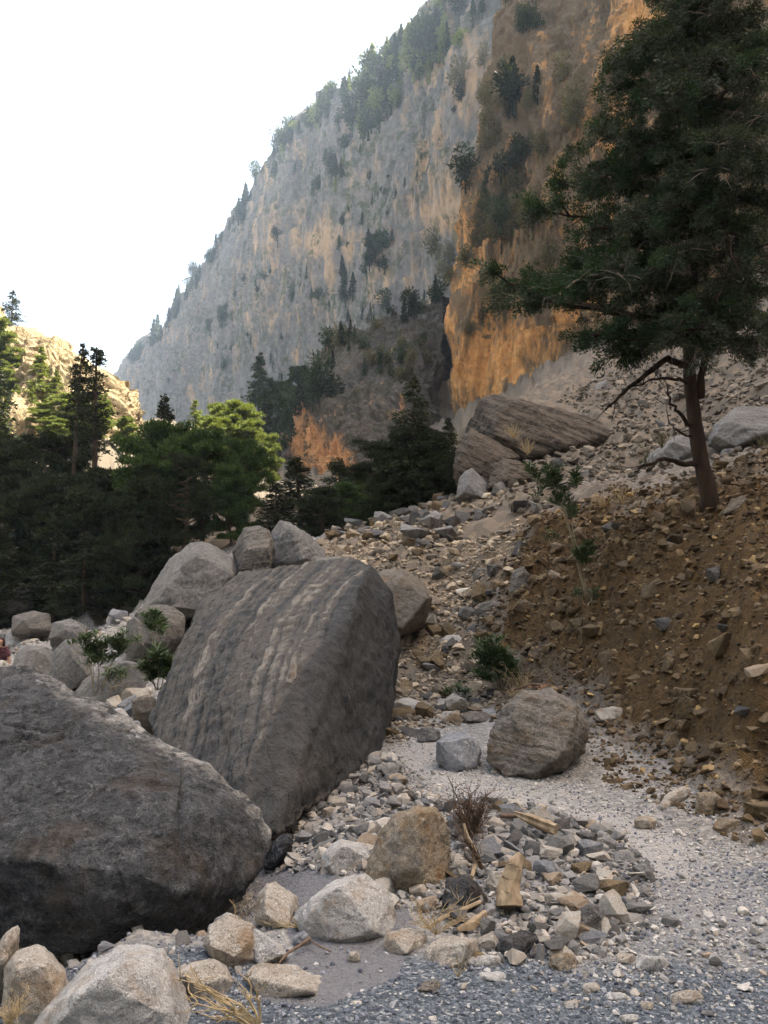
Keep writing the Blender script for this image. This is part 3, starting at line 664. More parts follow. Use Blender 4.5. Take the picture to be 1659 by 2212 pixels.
# boulder B: the great banded slab
def big_striped():
    S = [(520,1238,10.2),(620,1226,10.0),(700,1215,9.7),(762,1208,9.4),(800,1226,9.2),(845,1290,9.3),(865,1370,9.3),(848,1440,9.1),(838,1500,8.8),(836,1580,8.3),(815,1625,7.9),
         (437,1300,9.6),(410,1360,9.1),(372,1460,8.4),(345,1525,8.0),(318,1560,7.8),(370,1700,6.3),(480,1780,5.7),
         (785,1240,8.7),(758,1328,7.7),(705,1385,7.1),(648,1440,6.65),(590,1542,6.05),(540,1640,5.6),(515,1700,5.4),(560,1800,5.2),(600,1795,5.3),(640,1765,5.65),(720,1690,6.5),(800,1640,7.6)]
    a = np.array(S); pts = W(a[:, 0], a[:, 1], a[:, 2])
    back = np.array([(-1.6,11.2,1.2),(-0.2,11.0,1.2),(-2.4,10.2,.2),(0.1,10.6,0),(-2.2,9.5,-.5),(-1.5,11,-.3),(0,9.6,-.3),(-0.8,6,-.3),(-1.9,8,-.5)])
    pts = np.concatenate([pts, back])
    V, N, F = remeshed(pts, 0.019, 2)
    p1, p2, p3 = W(750,1220,9.3), W(515,1700,5.4), W(372,1460,8.4)
    d1 = p2 - p1; d1 /= np.linalg.norm(d1)
    nf = np.cross(p2 - p1, p3 - p1); nf /= np.linalg.norm(nf)
    q = np.cross(nf, d1); q /= np.linalg.norm(q)
    P = V
    along = P @ d1
    s = P @ q + 0.05 * fbm(P * 0.8, 3, 50) + 0.13 * np.sin(along * 1.1 + 0.6) + 0.02 * fbm(P * 4, 3, 51)
    def n1(x, k, sd): return pn(np.stack([x * k, along * 0.25, x * 0], -1), sd)
    band = 0.46 + 0.42 * n1(s, 4.0, 1) + 0.45 * n1(s, 11, 2) + 0.30 * n1(s, 40, 3)
    face = sstep(0.55, 0.80, np.abs(N @ nf))
    pos = sstep(-0.1, 0.3, 0.5 + 0.0 * s)
    brk = sstep(-0.15, 0.35, fbm(P * 1.7, 3, 88)); band = 0.38 + (np.clip(band, 0, 1) - 0.38) * (0.55 + 0.5 * brk)
    band = np.clip(band, 0, 1)
    band = band * face + (1 - face) * (0.16 + 0.2 * (band - 0.3))  # sides off the striped face darkened, their shade put into the colour
    groove = np.exp(-((((s * 7.0 + 0.6 * n1(s, 2, 9)) % 1.0) - 0.5) / 0.06) ** 2)
    h = 0.035 * fbm(P * 1.1, 4, 13) + 0.02 * (np.abs(pn(P * 2.1, 71)) ** .5 - .5) * (1 - .8 * face) + 0.012 * ridged(P * 3.0, 3, 16) + 0.010 * fbm(P * 9, 4, 19, 0.6)
    h += face * (0.045 * (band - 0.5) - 0.016 * groove * sstep(-.3, .5, fbm(P * 1.4, 2, 91)) + 0.010 * n1(s, 22, 5) + 0.008 * fbm(P * 14, 3, 77))
    h -= (1 - face) * 0.06 * np.clip(fbm(P * 1.5, 3, 33), 0, 1)
    V = V + N * h[:, None]
    band = np.clip(band + 0.22 * fbm(P * 8, 3, 60) * face - 0.3 * groove * face, 0, 1)
    loc = np.array([-0.9, 7.6, -0.1])
    me = meshnp('boulder', V - loc, F, M['striped'], True, dict(band=band))
    tag(link('boulder', me, loc=loc), 'giant tilted slab boulder striped with pale and dark bands', 'boulder', 'giant boulders')
big_striped()

B = boulder
B('large pale grey wedge-shaped boulder behind the striped slab, beside the dark trees', [(300,1325),(330,1262),(365,1205),(412,1172),(436,1166),(465,1180),(500,1205),(515,1235),(512,1290),(440,1310),(405,1330)], 14.5, 3.4, 'mid', 11, 90, 0.8, group='giant boulders')
B('weathered layered rock under the grey wedge boulder with an oleander before it', [(280,1345),(300,1312),(360,1300),(400,1330),(395,1375),(350,1410),(300,1400)], 13.2, 1.8, 'midd', 12, 60, group='boulders by the dry riverbed')
B('pale grey peaked boulder leaning on a darker layered block behind the striped slab', [(560,1215),(575,1160),(605,1124),(625,1126),(665,1152),(700,1185),(706,1210),(670,1225),(620,1228)], 16.0, 2.4, 'mid', 13, 80, 0.8, strata=(0.5, 0.2, -1), group='giant boulders')
B('dark layered block with pale streaks leaning against the grey peaked boulder', [(505,1190),(528,1142),(560,1134),(585,1146),(592,1185),(580,1235),(515,1235)], 15.6, 1.8, 'midd', 14, 70, strata=(0.9, 0.2, -0.6), group='giant boulders')
B('rounded grey-brown boulder showing behind the right side of the striped slab', [(790,1250),(830,1228),(872,1230),(915,1255),(933,1290),(915,1340),(872,1366),(830,1370),(790,1340)], 11.6, 1.5, 'brownrock', 15, 70, 0.8, group='boulders on the scree')
B('flat grey rock wedged between the peaked boulder and the rubble crest', [(668,1222),(690,1200),(722,1198),(760,1210),(755,1240),(690,1245)], 14.5, 1.2, 'mid', 16, 50, group='boulders on the scree')
B('broad brown-grey boulder half buried at the foot of the brown bank', [(1054,1640),(1062,1580),(1090,1520),(1130,1490),(1190,1486),(1250,1518),(1274,1560),(1262,1620),(1215,1660),(1165,1684),(1090,1672)], None, 1.1, 'brownrock', 17, 110, 0.9, strata=(0.3, 0.3, 1), group='boulders beside the path', front=0.8)
B('round blue-grey boulder on the path next to the broad brown boulder', [(940,1640),(944,1600),(965,1583),(1005,1580),(1036,1596),(1042,1620),(1030,1650),(1010,1668),(970,1668)], None, 0.5, 'blue', 18, 70, 0.9, group='boulders beside the path')
B('ochre angular boulder standing in the rubble pile beside the path', [(780,1880),(800,1830),(850,1760),(905,1738),(950,1745),(972,1790),(974,1850),(955,1900),(915,1938),(850,1925),(795,1900)], None, 0.62, 'orange', 19, 110, 1.0, group='boulders in the rubble pile', front=0.7)
B('large flat-topped pale boulder lying in front of the ochre boulder', [(636,1985),(650,1950),(720,1900),(790,1880),(845,1930),(855,1990),(840,2022),(750,2045),(700,2040),(650,2012)], None, 0.62, 'pale', 20, 110, 0.8, group='pale boulders in the foreground')
B('huge pale grey boulder with a pinkish base cut by the bottom edge', [(20,2300),(90,2180),(180,2090),(262,2040),(300,2036),(352,2046),(385,2100),(418,2170),(425,2300)], 2.75, 0.75, 'pale', 21, 120, 0.7, group='pale boulders in the foreground', front=0.74)
B('smooth tan boulder under the overhang of the dark boulder, at the left edge', [(5,2180),(10,2090),(40,2050),(78,2038),(100,2042),(135,2080),(160,2160),(140,2260),(20,2260)], 3.05, 0.5, 'tan', 22, 80, 0.7, group='pale boulders in the foreground')
B('narrow slab tilted against the dark boulder at the left edge', [(-20,2100),(-15,2060),(15,2010),(38,1998),(44,2012),(20,2055),(5,2090)], 3.35, 0.3, 'tan', 23, 60, group='pale boulders in the foreground')
B('rounded smooth cream boulder between the huge pale boulder and the flaky one', [(372,2150),(378,2098),(420,2072),(462,2066),(490,2084),(506,2118),(490,2148),(430,2165)], None, 0.35, 'tan', 24, 70, 0.55, group='pale boulders in the foreground')
B('tan boulder with an angular brow resting below the dark overhang', [(438,2040),(452,1995),(500,1972),(545,1990),(566,2030),(560,2068),(505,2098),(470,2080)], None, 0.4, 'tan', 25, 80, group='pale boulders in the foreground')
B('rounded pale boulder tucked under the right end of the dark overhang', [(456,2010),(462,1985),(490,1970),(515,1978),(520,2010),(500,2030)], 3.95, 0.3, 'pale', 26, 50, group='pale boulders in the foreground')
B('long low light grey boulder sloping toward the sandy patch', [(505,2040),(512,2000),(545,1998),(590,2030),(624,2058),(610,2075),(560,2085)], None, 0.35, 'pale', 27, 70, group='pale boulders in the foreground')
B('cream boulder with a flaky chalk-white face beside the fine gravel', [(522,2110),(530,2085),(560,2076),(640,2085),(700,2110),(716,2128),(700,2148),(600,2160),(545,2145)], None, 0.4, 'tan', 28, 90, 0.8, group='pale boulders in the foreground', chip=1.5)
B('upright pinkish-cream block between the dark boulder and the flat-topped pale one', [(551,1990),(556,1930),(575,1908),(595,1905),(640,1935),(644,1965),(622,2000),(585,2006)], None, 0.4, 'tan', 29, 80, group='pale boulders in the foreground')
B('pale rock partly buried behind the ochre boulder', [(690,1870),(700,1835),(735,1812),(790,1822),(802,1850),(790,1885),(720,1890)], None, 0.45, 'pale', 30, 70, 0.9, group='boulders in the rubble pile')
B('small rough blue-grey rock in front of the flat-topped pale boulder', [(632,2044),(673,2010)], None, None, 'blue', 31, 45, 1.2, group='small rocks on the sandy patch')
B('tiny cream cube-like stone alone on the sandy patch', [(750,2080),(778,2053)], None, None, 'tan', 32, 35, group='small rocks on the sandy patch')
B('dark slab leaning on edge against the right end of the dark boulder', [(571,1870),(580,1835),(605,1805),(628,1800),(634,1815),(610,1860),(590,1878)], None, 0.25, 'dark', 33, 60, strata=(1, 0, 1), group='boulders in the rubble pile')
B('dark grey rounded boulder beside the driftwood stump', [(953,1950),(965,1910),(995,1890),(1035,1905),(1064,1945),(1040,1972),(985,1982)], None, 0.4, 'dark', 34, 70, 0.8, group='boulders in the rubble pile')
B('tan boulder in front of the dry grass tuft', [(822,2045),(835,2015),(880,2002),(922,2012),(920,2045),(880,2066),(840,2062)], None, 0.3, 'tan', 35, 70, group='small rocks on the sandy patch')
B('cream and brown boulder right of the dry grass tuft, at the gravel edge', [(906,2080),(920,2040),(965,2020),(1030,2025),(1036,2070),(1010,2092),(930,2094)], None, 0.35, 'tan', 36, 70, group='boulders in the rubble pile')
B('dark angular boulder at the front of the rubble pile', [(1064,2060),(1080,2025),(1130,2008),(1160,2015),(1165,2045),(1130,2074),(1085,2076)], None, 0.3, 'dark', 37, 70, group='boulders in the rubble pile')
B('squarish grey boulder with a pale top in the middle of the rubble pile', [(1238,2000),(1245,1965),(1270,1948),(1300,1958),(1314,1990),(1290,2015),(1262,2020)], None, 0.25, 'mid', 38, 60, group='boulders in the rubble pile')
B('flat brown-topped stone lying on the blue gravel in front of the sandy patch', [(893,2140),(905,2122),(940,2114),(962,2128),(950,2145)], None, 0.2, 'brownrock', 39, 50, group='flat stones on the gravel')
B('flat tan cobble on the right side of the path', [(1370,1790),(1420,1762)], None, None, 'tan', 40, 45, 0.7, group='stones beside the path')
B('long log-shaped stone lying at the foot of the bank', [(1424,1735),(1440,1712),(1475,1697),(1493,1702),(1488,1718),(1455,1740),(1432,1744)], None, 0.12, 'tan', 41, 60, 0.5, group='stones beside the path')
B('small round stone under the end of the log-shaped stone', [(1422,1752),(1458,1728)], None, None, 'tan', 42, 40, 0.6, group='stones beside the path')
B('ochre rock right of the log-shaped stone, against the bank', [(1502,1765),(1566,1708)], None, None, 'orange', 43, 60, group='stones beside the path')
B('ochre rock low on the bank at the right edge of the frame', [(1540,1800),(1600,1765)], None, None, 'orange', 44, 50, group='stones beside the path')
B('flat pale slab on the gravel line below the rubble pile', [(1018,2122),(1112,2092)], None, 0.25, 'pale', 45, 50, 0.5, group='flat stones on the gravel')
B('ochre-tinted rock at the gravel edge below the rubble pile', [(1184,2098),(1246,2058)], None, None, 'orange', 46, 50, group='boulders in the rubble pile')
B('low brown slab by the path in front of the bank bushes', [(995,1560),(1060,1535)], None, 0.5, 'brownrock', 47, 50, 0.6, group='boulders beside the path')
B('tan boulder right of the broad brown boulder, below the bank', [(1284,1562),(1350,1526)], None, None, 'tan', 48, 50, group='boulders beside the path')
B('dark domed boulder on the scree left of the brown bank', [(1026,1338),(1094,1298)], None, None, 'midd', 49, 60, 0.8, group='boulders on the scree')
B('small grey rock touching the dark domed boulder', [(990,1340),(1030,1310)], None, None, 'mid', 50, 40, group='boulders on the scree')
B('white-topped stone on the scree above the oleander bush', [(950,1402),(1003,1370)], None, None, 'pale', 51, 50, group='boulders on the scree')
B('dark upright block at the corner of the brown bank', [(1100,1284),(1106,1235),(1130,1220),(1146,1245),(1138,1280)], None, 0.5, 'midd', 52, 50, group='boulders on the scree')
B('grey block left of the dark upright block', [(1021,1262),(1062,1224)], None, None, 'midd', 53, 50, group='boulders on the scree')
B('pale slab at the foot of the striped boulder beside the path', [(845,1548),(915,1505)], None, 0.5, 'pale', 54, 50, 0.6, group='boulders beside the path')
B('low grey block on the path below the pale slab', [(900,1605),(952,1570)], None, None, 'mid', 55, 50, group='boulders beside the path')
# riverbed side, left
B('smooth pale boulder behind the oleander by the riverbed', [(105,1470),(115,1405),(140,1380),(170,1376),(195,1400),(200,1470),(150,1490)], 13.5, 1.2, 'mid', 56, 60, 0.5, group='boulders by the dry riverbed')
B('dark grey boulder at the feet of the oleander', [(150,1510),(180,1470),(240,1430),(300,1425),(320,1460),(318,1500),(250,1545),(170,1540)], 10.5, 1.4, 'mid', 57, 80, 0.8, group='boulders by the dry riverbed')
B('tall leaning grey slab left of the layered rock', [(272,1392),(274,1345),(290,1330),(306,1345),(312,1400),(290,1410)], 12.6, 0.6, 'mid', 58, 50, 0.7, group='boulders by the dry riverbed')
B('rounded pale boulder beside the hiker', [(28,1440),(35,1408),(60,1392),(100,1396),(118,1425),(110,1450)], 17, 1.4, 'mid', 59, 60, 0.6, group='boulders by the dry riverbed')
B('dark square boulder under the trees at the far side of the riverbed', [(0,1322),(2,1275),(40,1265),(68,1275),(74,1318),(40,1330)], 33, 2.0, 'midd', 60, 50, 0.8, group='boulders under the left trees')
B('long dark boulder in front of the square one under the trees', [(24,1362),(28,1330),(70,1318),(108,1322),(112,1362),(60,1370)], 29, 2.0, 'midd', 61, 50, 0.8, group='boulders under the left trees')
B('grey rock right of the long dark boulder on the riverbed', [(105,1372),(112,1345),(150,1335),(190,1350),(180,1378)], 26, 1.6, 'mid', 62, 50, group='boulders under the left trees')
B('light grey boulder high on the slope between the slender firs', [(120,995),(130,975),(145,968),(156,985),(150,1005)], 56, 2, 'mid', 63, 40, group='boulders under the left trees')
B('pale grey cobble in the gap behind the dark boulder', [(238,1560),(280,1528)], 8.0, None, 'pale', 64, 40, 0.7, group='cobbles behind the dark boulder')
B('bluish round cobble in the gap behind the dark boulder', [(276,1580),(306,1552)], 7.4, None, 'blue', 65, 40, 0.7, group='cobbles behind the dark boulder')
B('brown-grey rock wedged against the striped slab above the cobbles', [(285,1545),(340,1500)], 8.6, None, 'brownrock', 66, 45, group='cobbles behind the dark boulder')
# layered outcrop above the scree
B('great layered outcrop with tilted strata below the ochre cliff', [(1010,925),(1035,870),(1056,848),(1085,848),(1125,858),(1170,882),(1246,893),(1300,910),(1343,932),(1310,962),(1250,975),(1180,985),(1130,1000),(1050,990)], 24.5, 5.0, 'outcrop', 67, 110, 0.9, strata=(-0.42, 0.25, -1.0), group='layered outcrops', name='rock_outcrop', cat='outcrop', front=0.85)
B('tilted layered slab in front of the great outcrop', [(980,1010),(990,955),(1016,925),(1060,945),(1120,985),(1110,1005),(1050,1060),(995,1065)], 22.0, 2.6, 'outcrop', 68, 90, 0.9, strata=(-0.75, 0.2, -1.0), group='layered outcrops', name='rock_outcrop', cat='outcrop', front=0.85)
B('squat brown block at the foot of the layered outcrops', [(1052,1055),(1062,1000),(1100,990),(1140,1002),(1160,1030),(1110,1052)], 20.5, 1.8, 'outcrop', 69, 60, 0.8, strata=(0, 0.1, -1.0), group='layered outcrops', name='rock_outcrop', cat='outcrop')
B('grey tilted slab left of the squat brown block', [(985,1075),(995,1020),(1020,1010),(1055,1045),(1050,1080)], 20.5, 1.6, 'mid', 70, 50, group='layered outcrops', name='rock_outcrop', cat='outcrop')
B('broad grey rock shelf behind the trunk of the large conifer', [(1380,1010),(1400,980),(1450,945),(1500,935),(1520,960),(1500,1005),(1430,1015)], 17.5, 2.4, 'mid', 71, 60, 0.9, group='rocks around the large conifer')
B('long pale grey rock right of the conifer trunk', [(1530,960),(1545,915),(1590,880),(1655,872),(1700,890),(1700,935),(1620,950),(1580,975)], 17.5, 3.0, 'mid', 72, 70, 1.0, group='rocks around the large conifer')
B('flat rock behind the base of the conifer trunk', [(1560,1110),(1580,1080),(1640,1060),(1660,1075),(1650,1100)], None, 1.0, 'brownrock', 73, 50, group='rocks around the large conifer')
B('grey rock on the scree rim high above the outcrop', [(1282,845),(1288,828),(1310,820),(1318,838),(1305,850)], 38, 1.5, 'mid', 74, 40, group='rocks on the scree rim')
B('reddish rock on the scree rim beside the grey one', [(1325,838),(1330,822),(1345,820),(1350,838)], 38, 1.2, 'orange', 75, 40, group='rocks on the scree rim')

# ------------------------------------------------------------------ stones: a set of angular prototypes
def proto_stone(seed, flat, long_, detail=True):
    rs = np.random.RandomState(seed)
    n = rs.randint(11, 18)
    p = rs.normal(size=(n, 3)); p /= np.linalg.norm(p, axis=1)[:, None]
    p = np.sign(p) * np.abs(p) ** 0.75
    p *= np.array([long_, 1.0, flat]) * (0.85 + 0.3 * rs.rand(n, 1))
    bm = bmesh.new()
    for q in p: bm.verts.new(q)
    bmesh.ops.convex_hull(bm, input=list(bm.verts))
    bmesh.ops.delete(bm, geom=[v for v in bm.verts if not v.link_faces], context='VERTS')
    if detail:
        bmesh.ops.bevel(bm, geom=list(bm.edges), offset=0.07, segments=2, affect='EDGES', profile=0.6, clamp_overlap=True)
        bmesh.ops.triangulate(bm, faces=list(bm.faces))
        bmesh.ops.subdivide_edges(bm, edges=[e for e in bm.edges if e.calc_length() > 0.30], cuts=2, use_grid_fill=True)
        bmesh.ops.triangulate(bm, faces=list(bm.faces))
        bmesh.ops.subdivide_edges(bm, edges=[e for e in bm.edges if e.calc_length() > 0.16], cuts=1, use_grid_fill=True)
    bmesh.ops.triangulate(bm, faces=list(bm.faces))
    bm.verts.ensure_lookup_table()
    V = np.array([v.co[:] for v in bm.verts]); F = np.array([[v.index for v in f.verts] for f in bm.faces], np.int32)
    bm.free()
    ext = (V.max(0) - V.min(0)).max(); V = V / ext
    if detail:
        d = 0.035 * fbm(V * 3.5, 3, seed) + 0.022 * fbm(V * 11, 3, seed + 1); V = V * (1 + d[:, None] / 0.5)
    return V, F
SHAPES = [('angular', .75, 1.1), ('angular', .8, 1.3), ('angular', .65, 1.0), ('blocky', .9, 1.1), ('flat', .38, 1.3), ('flat', .45, 1.6), ('slabby', .5, 1.2), ('long', .55, 1.9), ('wedge-shaped', .6, 1.4), ('blocky', .85, 1.25), ('chunky', 1, 1), ('long', .6, 1.7)]
PROTO = [proto_stone(100 + i, f, l) for i, (_, f, l) in enumerate(SHAPES)]
LOW = [proto_stone(300 + i, f, l, False) for i, (_, f, l) in enumerate(SHAPES)]
def smallmat(name, a, b, c):
    t = NT(name); co = t.coord()
    f = t.noise(co, 14, 7, 0.7); g = t.noise(co, 60, 3, 0.7)
    col = t.mix(t.ramp(f, [(0.4, 0), (0.62, 1)]), a, b)
    col = t.mix(t.ramp(t.noise(co, 4, 4, 0.6), [(0.5, 0), (0.65, 0.7)]), col, c)
    r = t.n('ObjectInfo').outputs['Random']
    col = t.mix(1.0, col, t.ramp(r, [(0, 0.7), (1, 1.0)]), 'MULTIPLY')
    return t.out(col, t.bump(t.math('ADD', f, t.math('MULTIPLY', g, 0.3)), 0.006))
SM = {'grey': smallmat('grey_stone', (0.15, 0.15, 0.148), (0.25, 0.245, 0.235), (0.21, 0.19, 0.165)),
      'dark grey': smallmat('dark_stone', (0.065, 0.065, 0.067), (0.115, 0.113, 0.11), (0.16, 0.145, 0.13)),
      'bluish': smallmat('bluish_stone', (0.14, 0.148, 0.165), (0.235, 0.245, 0.265), (0.28, 0.28, 0.28)),
      'cream': smallmat('cream_stone', (0.38, 0.35, 0.30), (0.50, 0.475, 0.435), (0.36, 0.30, 0.23)),
      'rusty': smallmat('rusty_stone', (0.27, 0.20, 0.14), (0.36, 0.29, 0.21), (0.26, 0.235, 0.20)),
      'brown': smallmat('brown_stone', (0.12, 0.090, 0.056), (0.19, 0.145, 0.09), (0.26, 0.185, 0.10))}
PM = {}
def proto_mesh(i, colr):
    if (i, colr) not in PM: PM[(i, colr)] = meshnp('stone', PROTO[i][0], PROTO[i][1], SM[colr], False)
    return PM[(i, colr)]
def merged(name, mat, items, kindv='stuff', label=None, cat=None, protos=LOW):
    """items: array of (x,y,z,size,proto,a,b,c). One mesh."""
    Vs, Fs = [], []; off = 0
    items = np.asarray(items)
    for i in range(len(protos)):
        it = items[items[:, 4].astype(int) == i]
        if not len(it): continue
        V, F = protos[i]
        ca, sa = np.cos(it[:, 5]), np.sin(it[:, 5]); cb, sb = np.cos(it[:, 6]), np.sin(it[:, 6]); cc, sc_ = np.cos(it[:, 7]), np.sin(it[:, 7])
        R = np.zeros((len(it), 3, 3))
        R[:, 0, 0] = ca * cb; R[:, 0, 1] = ca * sb * sc_ - sa * cc; R[:, 0, 2] = ca * sb * cc + sa * sc_
        R[:, 1, 0] = sa * cb; R[:, 1, 1] = sa * sb * sc_ + ca * cc; R[:, 1, 2] = sa * sb * cc - ca * sc_
        R[:, 2, 0] = -sb; R[:, 2, 1] = cb * sc_; R[:, 2, 2] = cb * cc
        P = np.einsum('nij,vj->nvi', R, V) * it[:, 3][:, None, None] + it[:, None, :3]
        n = len(it); nv = len(V)
        Vs.append(P.reshape(-1, 3)); Fs.append((F[None] + (np.arange(n) * nv)[:, None, None] + off).reshape(-1, 3)); off += n * nv
    me = meshnp(name, np.concatenate(Vs), np.concatenate(Fs), mat, False)
    return tag(link(name, me), label, cat, kind=kindv)

# zones of loose stone, outlined in plan by what the photograph shows; each stone then lies on the ground
RS = np.random.RandomState(42)
ZONES = [  # name, outline, depth range, stones per m2, size range (m), power, sink, bank stones?
 ('pile', [(570,1890),(600,1800),(640,1760),(700,1690),(800,1640),(850,1640),(870,1700),(980,1740),(1150,1740),(1340,1800),(1400,1900),(1380,2020),(1250,2090),(1100,2120),(1000,2070),(960,1990),(840,1960),(760,1900),(690,1880)], (3.4,9), 560, (0.03,0.16), 1.7, 0.35, 'rubble'),
 ('pilegrit', [(570,1890),(640,1760),(720,1690),(860,1640),(980,1740),(1150,1740),(1340,1800),(1430,1900),(1400,2030),(1250,2100),(1100,2120),(1000,2070),(960,1990),(760,1900),(690,1880)], (3.4,9), 1800, (0.010,0.045), 2.2, 0.2, 'rubble'),
 ('pileedge', [(1050,2090),(1200,2080),(1400,1990),(1640,1990),(1660,2120),(1400,2212),(1100,2150)], (2.8,5), 260, (0.018,0.10), 2.4, 0.6, 'rubble'),
 ('path', [(840,1560),(1000,1540),(1060,1640),(1270,1630),(1480,1720),(1659,1800),(1659,2212),(1250,2100),(1400,1900),(1330,1800),(1000,1730),(840,1660)], (2.8,10), 800, (0.012,0.06), 2.9, 0.55, 'pathstone'),
 ('screelow', [(830,1640),(860,1460),(870,1350),(930,1240),(1000,1160),(1120,1130),(1150,1180),(1090,1280),(1050,1400),(1090,1500),(1000,1560),(880,1600)], (8,19), 260, (0.04,0.36), 2.4, 0.45, 'rubblescree'),
 ('crest', [(700,1170),(850,1170),(900,1210),(980,1160),(1130,1080),(1100,1040),(980,1085),(880,1135),(760,1140),(690,1135)], (13,27), 26, (0.10,0.75), 1.9, 0.3, 'rubblescree'),
 ('screehigh', [(1060,1080),(1150,1000),(1260,990),(1345,930),(1200,870),(1300,820),(2100,600),(2100,1000),(1400,1050),(1250,1060),(1150,1130)], (14,48), 30, (0.10,0.5), 2.5, 0.4, 'rubblefar'),
 ('bank', BANK, (5,16), 380, (0.03,0.30), 2.15, 0.6, 'bankstone'),
 ('screemid', [(640,1150),(760,1140),(1000,1140),(1010,1240),(860,1245),(700,1215)], (12,24), 110, (0.05,0.40), 2.3, 0.45, 'rubblescree'),
 ('bankfoot', [(1080,1500),(1200,1520),(1330,1570),(1480,1650),(1659,1760),(1659,1850),(1480,1760),(1300,1690),(1270,1600),(1060,1560)], (4.5,11), 500, (0.02,0.12), 2.5, 0.5, 'bankstone'),
 ('riverbed', [(0,1350),(120,1340),(290,1345),(290,1420),(330,1520),(300,1580),(200,1560),(100,1470),(0,1430)], (7,45), 14, (0.10,0.6), 2.2, 0.35, 'rubble'),
 ('foreleft', [(0,2212),(0,1960),(420,2000),(560,1900),(640,1890),(640,2000),(560,2212)], (2.7,5.2), 60, (0.03,0.12), 2.0, 0.5, 'rubble'),
 ('foreright', [(560,2212),(900,2120),(1400,2160),(1659,2100),(1659,2212)], (2.5,4), 25, (0.02,0.10), 2.2, 0.6, 'rubble'),
]
ALL = []
for zi, (zn, poly, (ya, yb), dens, (s0, s1), pw, sink, mt) in enumerate(ZONES):
    pu = np.array(poly, float)
    xs = []
    for Yv in (ya, yb): xs += list((pu[:, 0] - 829.5) / FPX * Yv)
    x0, x1 = min(xs) - 1, max(xs) + 1
    n = int(dens * (x1 - x0) * (yb - ya)); n = min(n, 260000)
    x = RS.uniform(x0, x1, n); y = RS.uniform(ya, yb, n); z = gz(x, y)
    u, v = UV(np.stack([x, y, z], -1)); ok = inpoly(u, v, poly)
    # a stone field continues a little past what this lens sees
    x, y, z = x[ok], y[ok], z[ok]
    r = RS.rand(len(x)); size = (s0 ** (-pw) + r * (s1 ** (-pw) - s0 ** (-pw))) ** (-1 / pw)
    h = gdetail(x, y, z)[0]
    prot = RS.randint(0, len(SHAPES), len(x))
    it = np.stack([x, y, z + h + size * (0.32 - sink * RS.rand(len(x)) * 0.8), size, prot, RS.uniform(0, 6.28, len(x)), RS.normal(0, .3, len(x)), RS.normal(0, .3, len(x)), np.full(len(x), zi)], -1)
    ALL.append(it)
ALL = np.concatenate(ALL)
# keep the big boulders' own ground clear of individual stones that would hide inside them
_u, _v = UV(ALL[:, :3]); _d = np.hypot(ALL[:, 0], ALL[:, 1])
app = ALL[:, 3] / _d
inside = (_u > 0) & (_u < 1659) & (_v < 2212)
dg = bpy.context.evaluated_depsgraph_get(); dg.update()
from mathutils.bvhtree import BVHTree
def hit(u, v):
    dx, dz = ray(u, v); d = Vector((float(dx), 1.0, float(dz))).normalized()
    ok, loc, nr, idx, ob, mt = SC.ray_cast(bpy.context.evaluated_depsgraph_get(), Vector((0, 0, EYE)), d)
    return (loc, nr, ob) if ok else None
# which of the larger stones does the picture show?
order = np.argsort(-app * inside)
def visible(p, s):
    c = Vector(p[:3]) + Vector((0, 0, 0.35 * s)); o = Vector((0, 0, EYE)); d = c - o; L = d.length
    ok, loc, nr, idx, ob, mt = SC.ray_cast(DG, o, d.normalized(), distance=L)
    return (not ok) or (L - (loc - o).length) < 0.9 * s
DG = bpy.context.evaluated_depsgraph_get()
LM = [('the striped slab', (-0.3, 6.6)), ('the ochre boulder', (0.15, 4.6)), ('the driftwood stump', (0.72, 4.25)), ('the dark domed boulder', (1.6, 13.0)), ('the broad brown boulder', (1.2, 7.0)),
      ('the blue-grey boulder', (0.72, 7.2)), ('the layered outcrops', (4, 22)), ('the conifer trunk', (4.2, 10.7)), ('the oleander bush on the bank', (1.4, 10.4)), ('the pale sapling', (2.6, 11.2)),
      ('the dry brown shrub', (0.55, 5.3)), ('the flat-topped pale boulder', (-0.2, 4.0)), ('the grey wedge boulder', (-3.3, 15)), ('the riverbed oleander', (-4, 11)), ('the peaked boulder', (-2, 17)),
      ('the dark mid-slope conifer', (0.5, 24)), ('the squarish pile boulder', (1.05, 4.0)), ('the dark pile boulder', (0.6, 3.6)), ('the log-shaped stone', (1.9, 5.7)), ('the long driftwood plank', (0.85, 5.2)),
      ('the white-topped scree stone', (0.95, 11.9)), ('the rounded scree boulder', (0.4, 12)), ('the dark giant boulder', (-1.6, 4.8)), ('the hiker', (-9, 20)), ('the white scree rim', (9, 33)), ('the right edge gravel', (1.7, 3.6)), ('the bank overhang', (3, 6.3))]
ZG = ['stones of the rubble pile', 'stones of the rubble pile', 'stones along the pile edge', 'stones on the path', 'stones on the lower scree', 'rocks along the scree crest', 'rocks on the upper scree', 'stones set in the brown bank', 'stones on the middle scree', 'stones at the foot of the bank', 'stones of the dry riverbed', 'stones among the left boulders', 'stones on the fine gravel']
ZW = ['in the rubble pile', 'in the rubble pile', 'at the pile edge', 'on the path', 'on the lower scree', 'on the scree crest', 'on the upper scree', 'set in the brown bank', 'on the middle scree', 'at the foot of the bank', 'on the dry riverbed', 'among the left boulders', 'on fine gravel']
taken = np.zeros(len(ALL), bool); picked = []
quota = {7: 60, 6: 50}
cnt = {}
for k in order:
    if len(picked) >= 285 or not inside[k]: break
    zi = int(ALL[k, 8])
    if cnt.get(zi, 0) >= quota.get(zi, 80): continue
    if visible(ALL[k], ALL[k, 3]): picked.append(k); taken[k] = True; cnt[zi] = cnt.get(zi, 0) + 1
ORD = {}
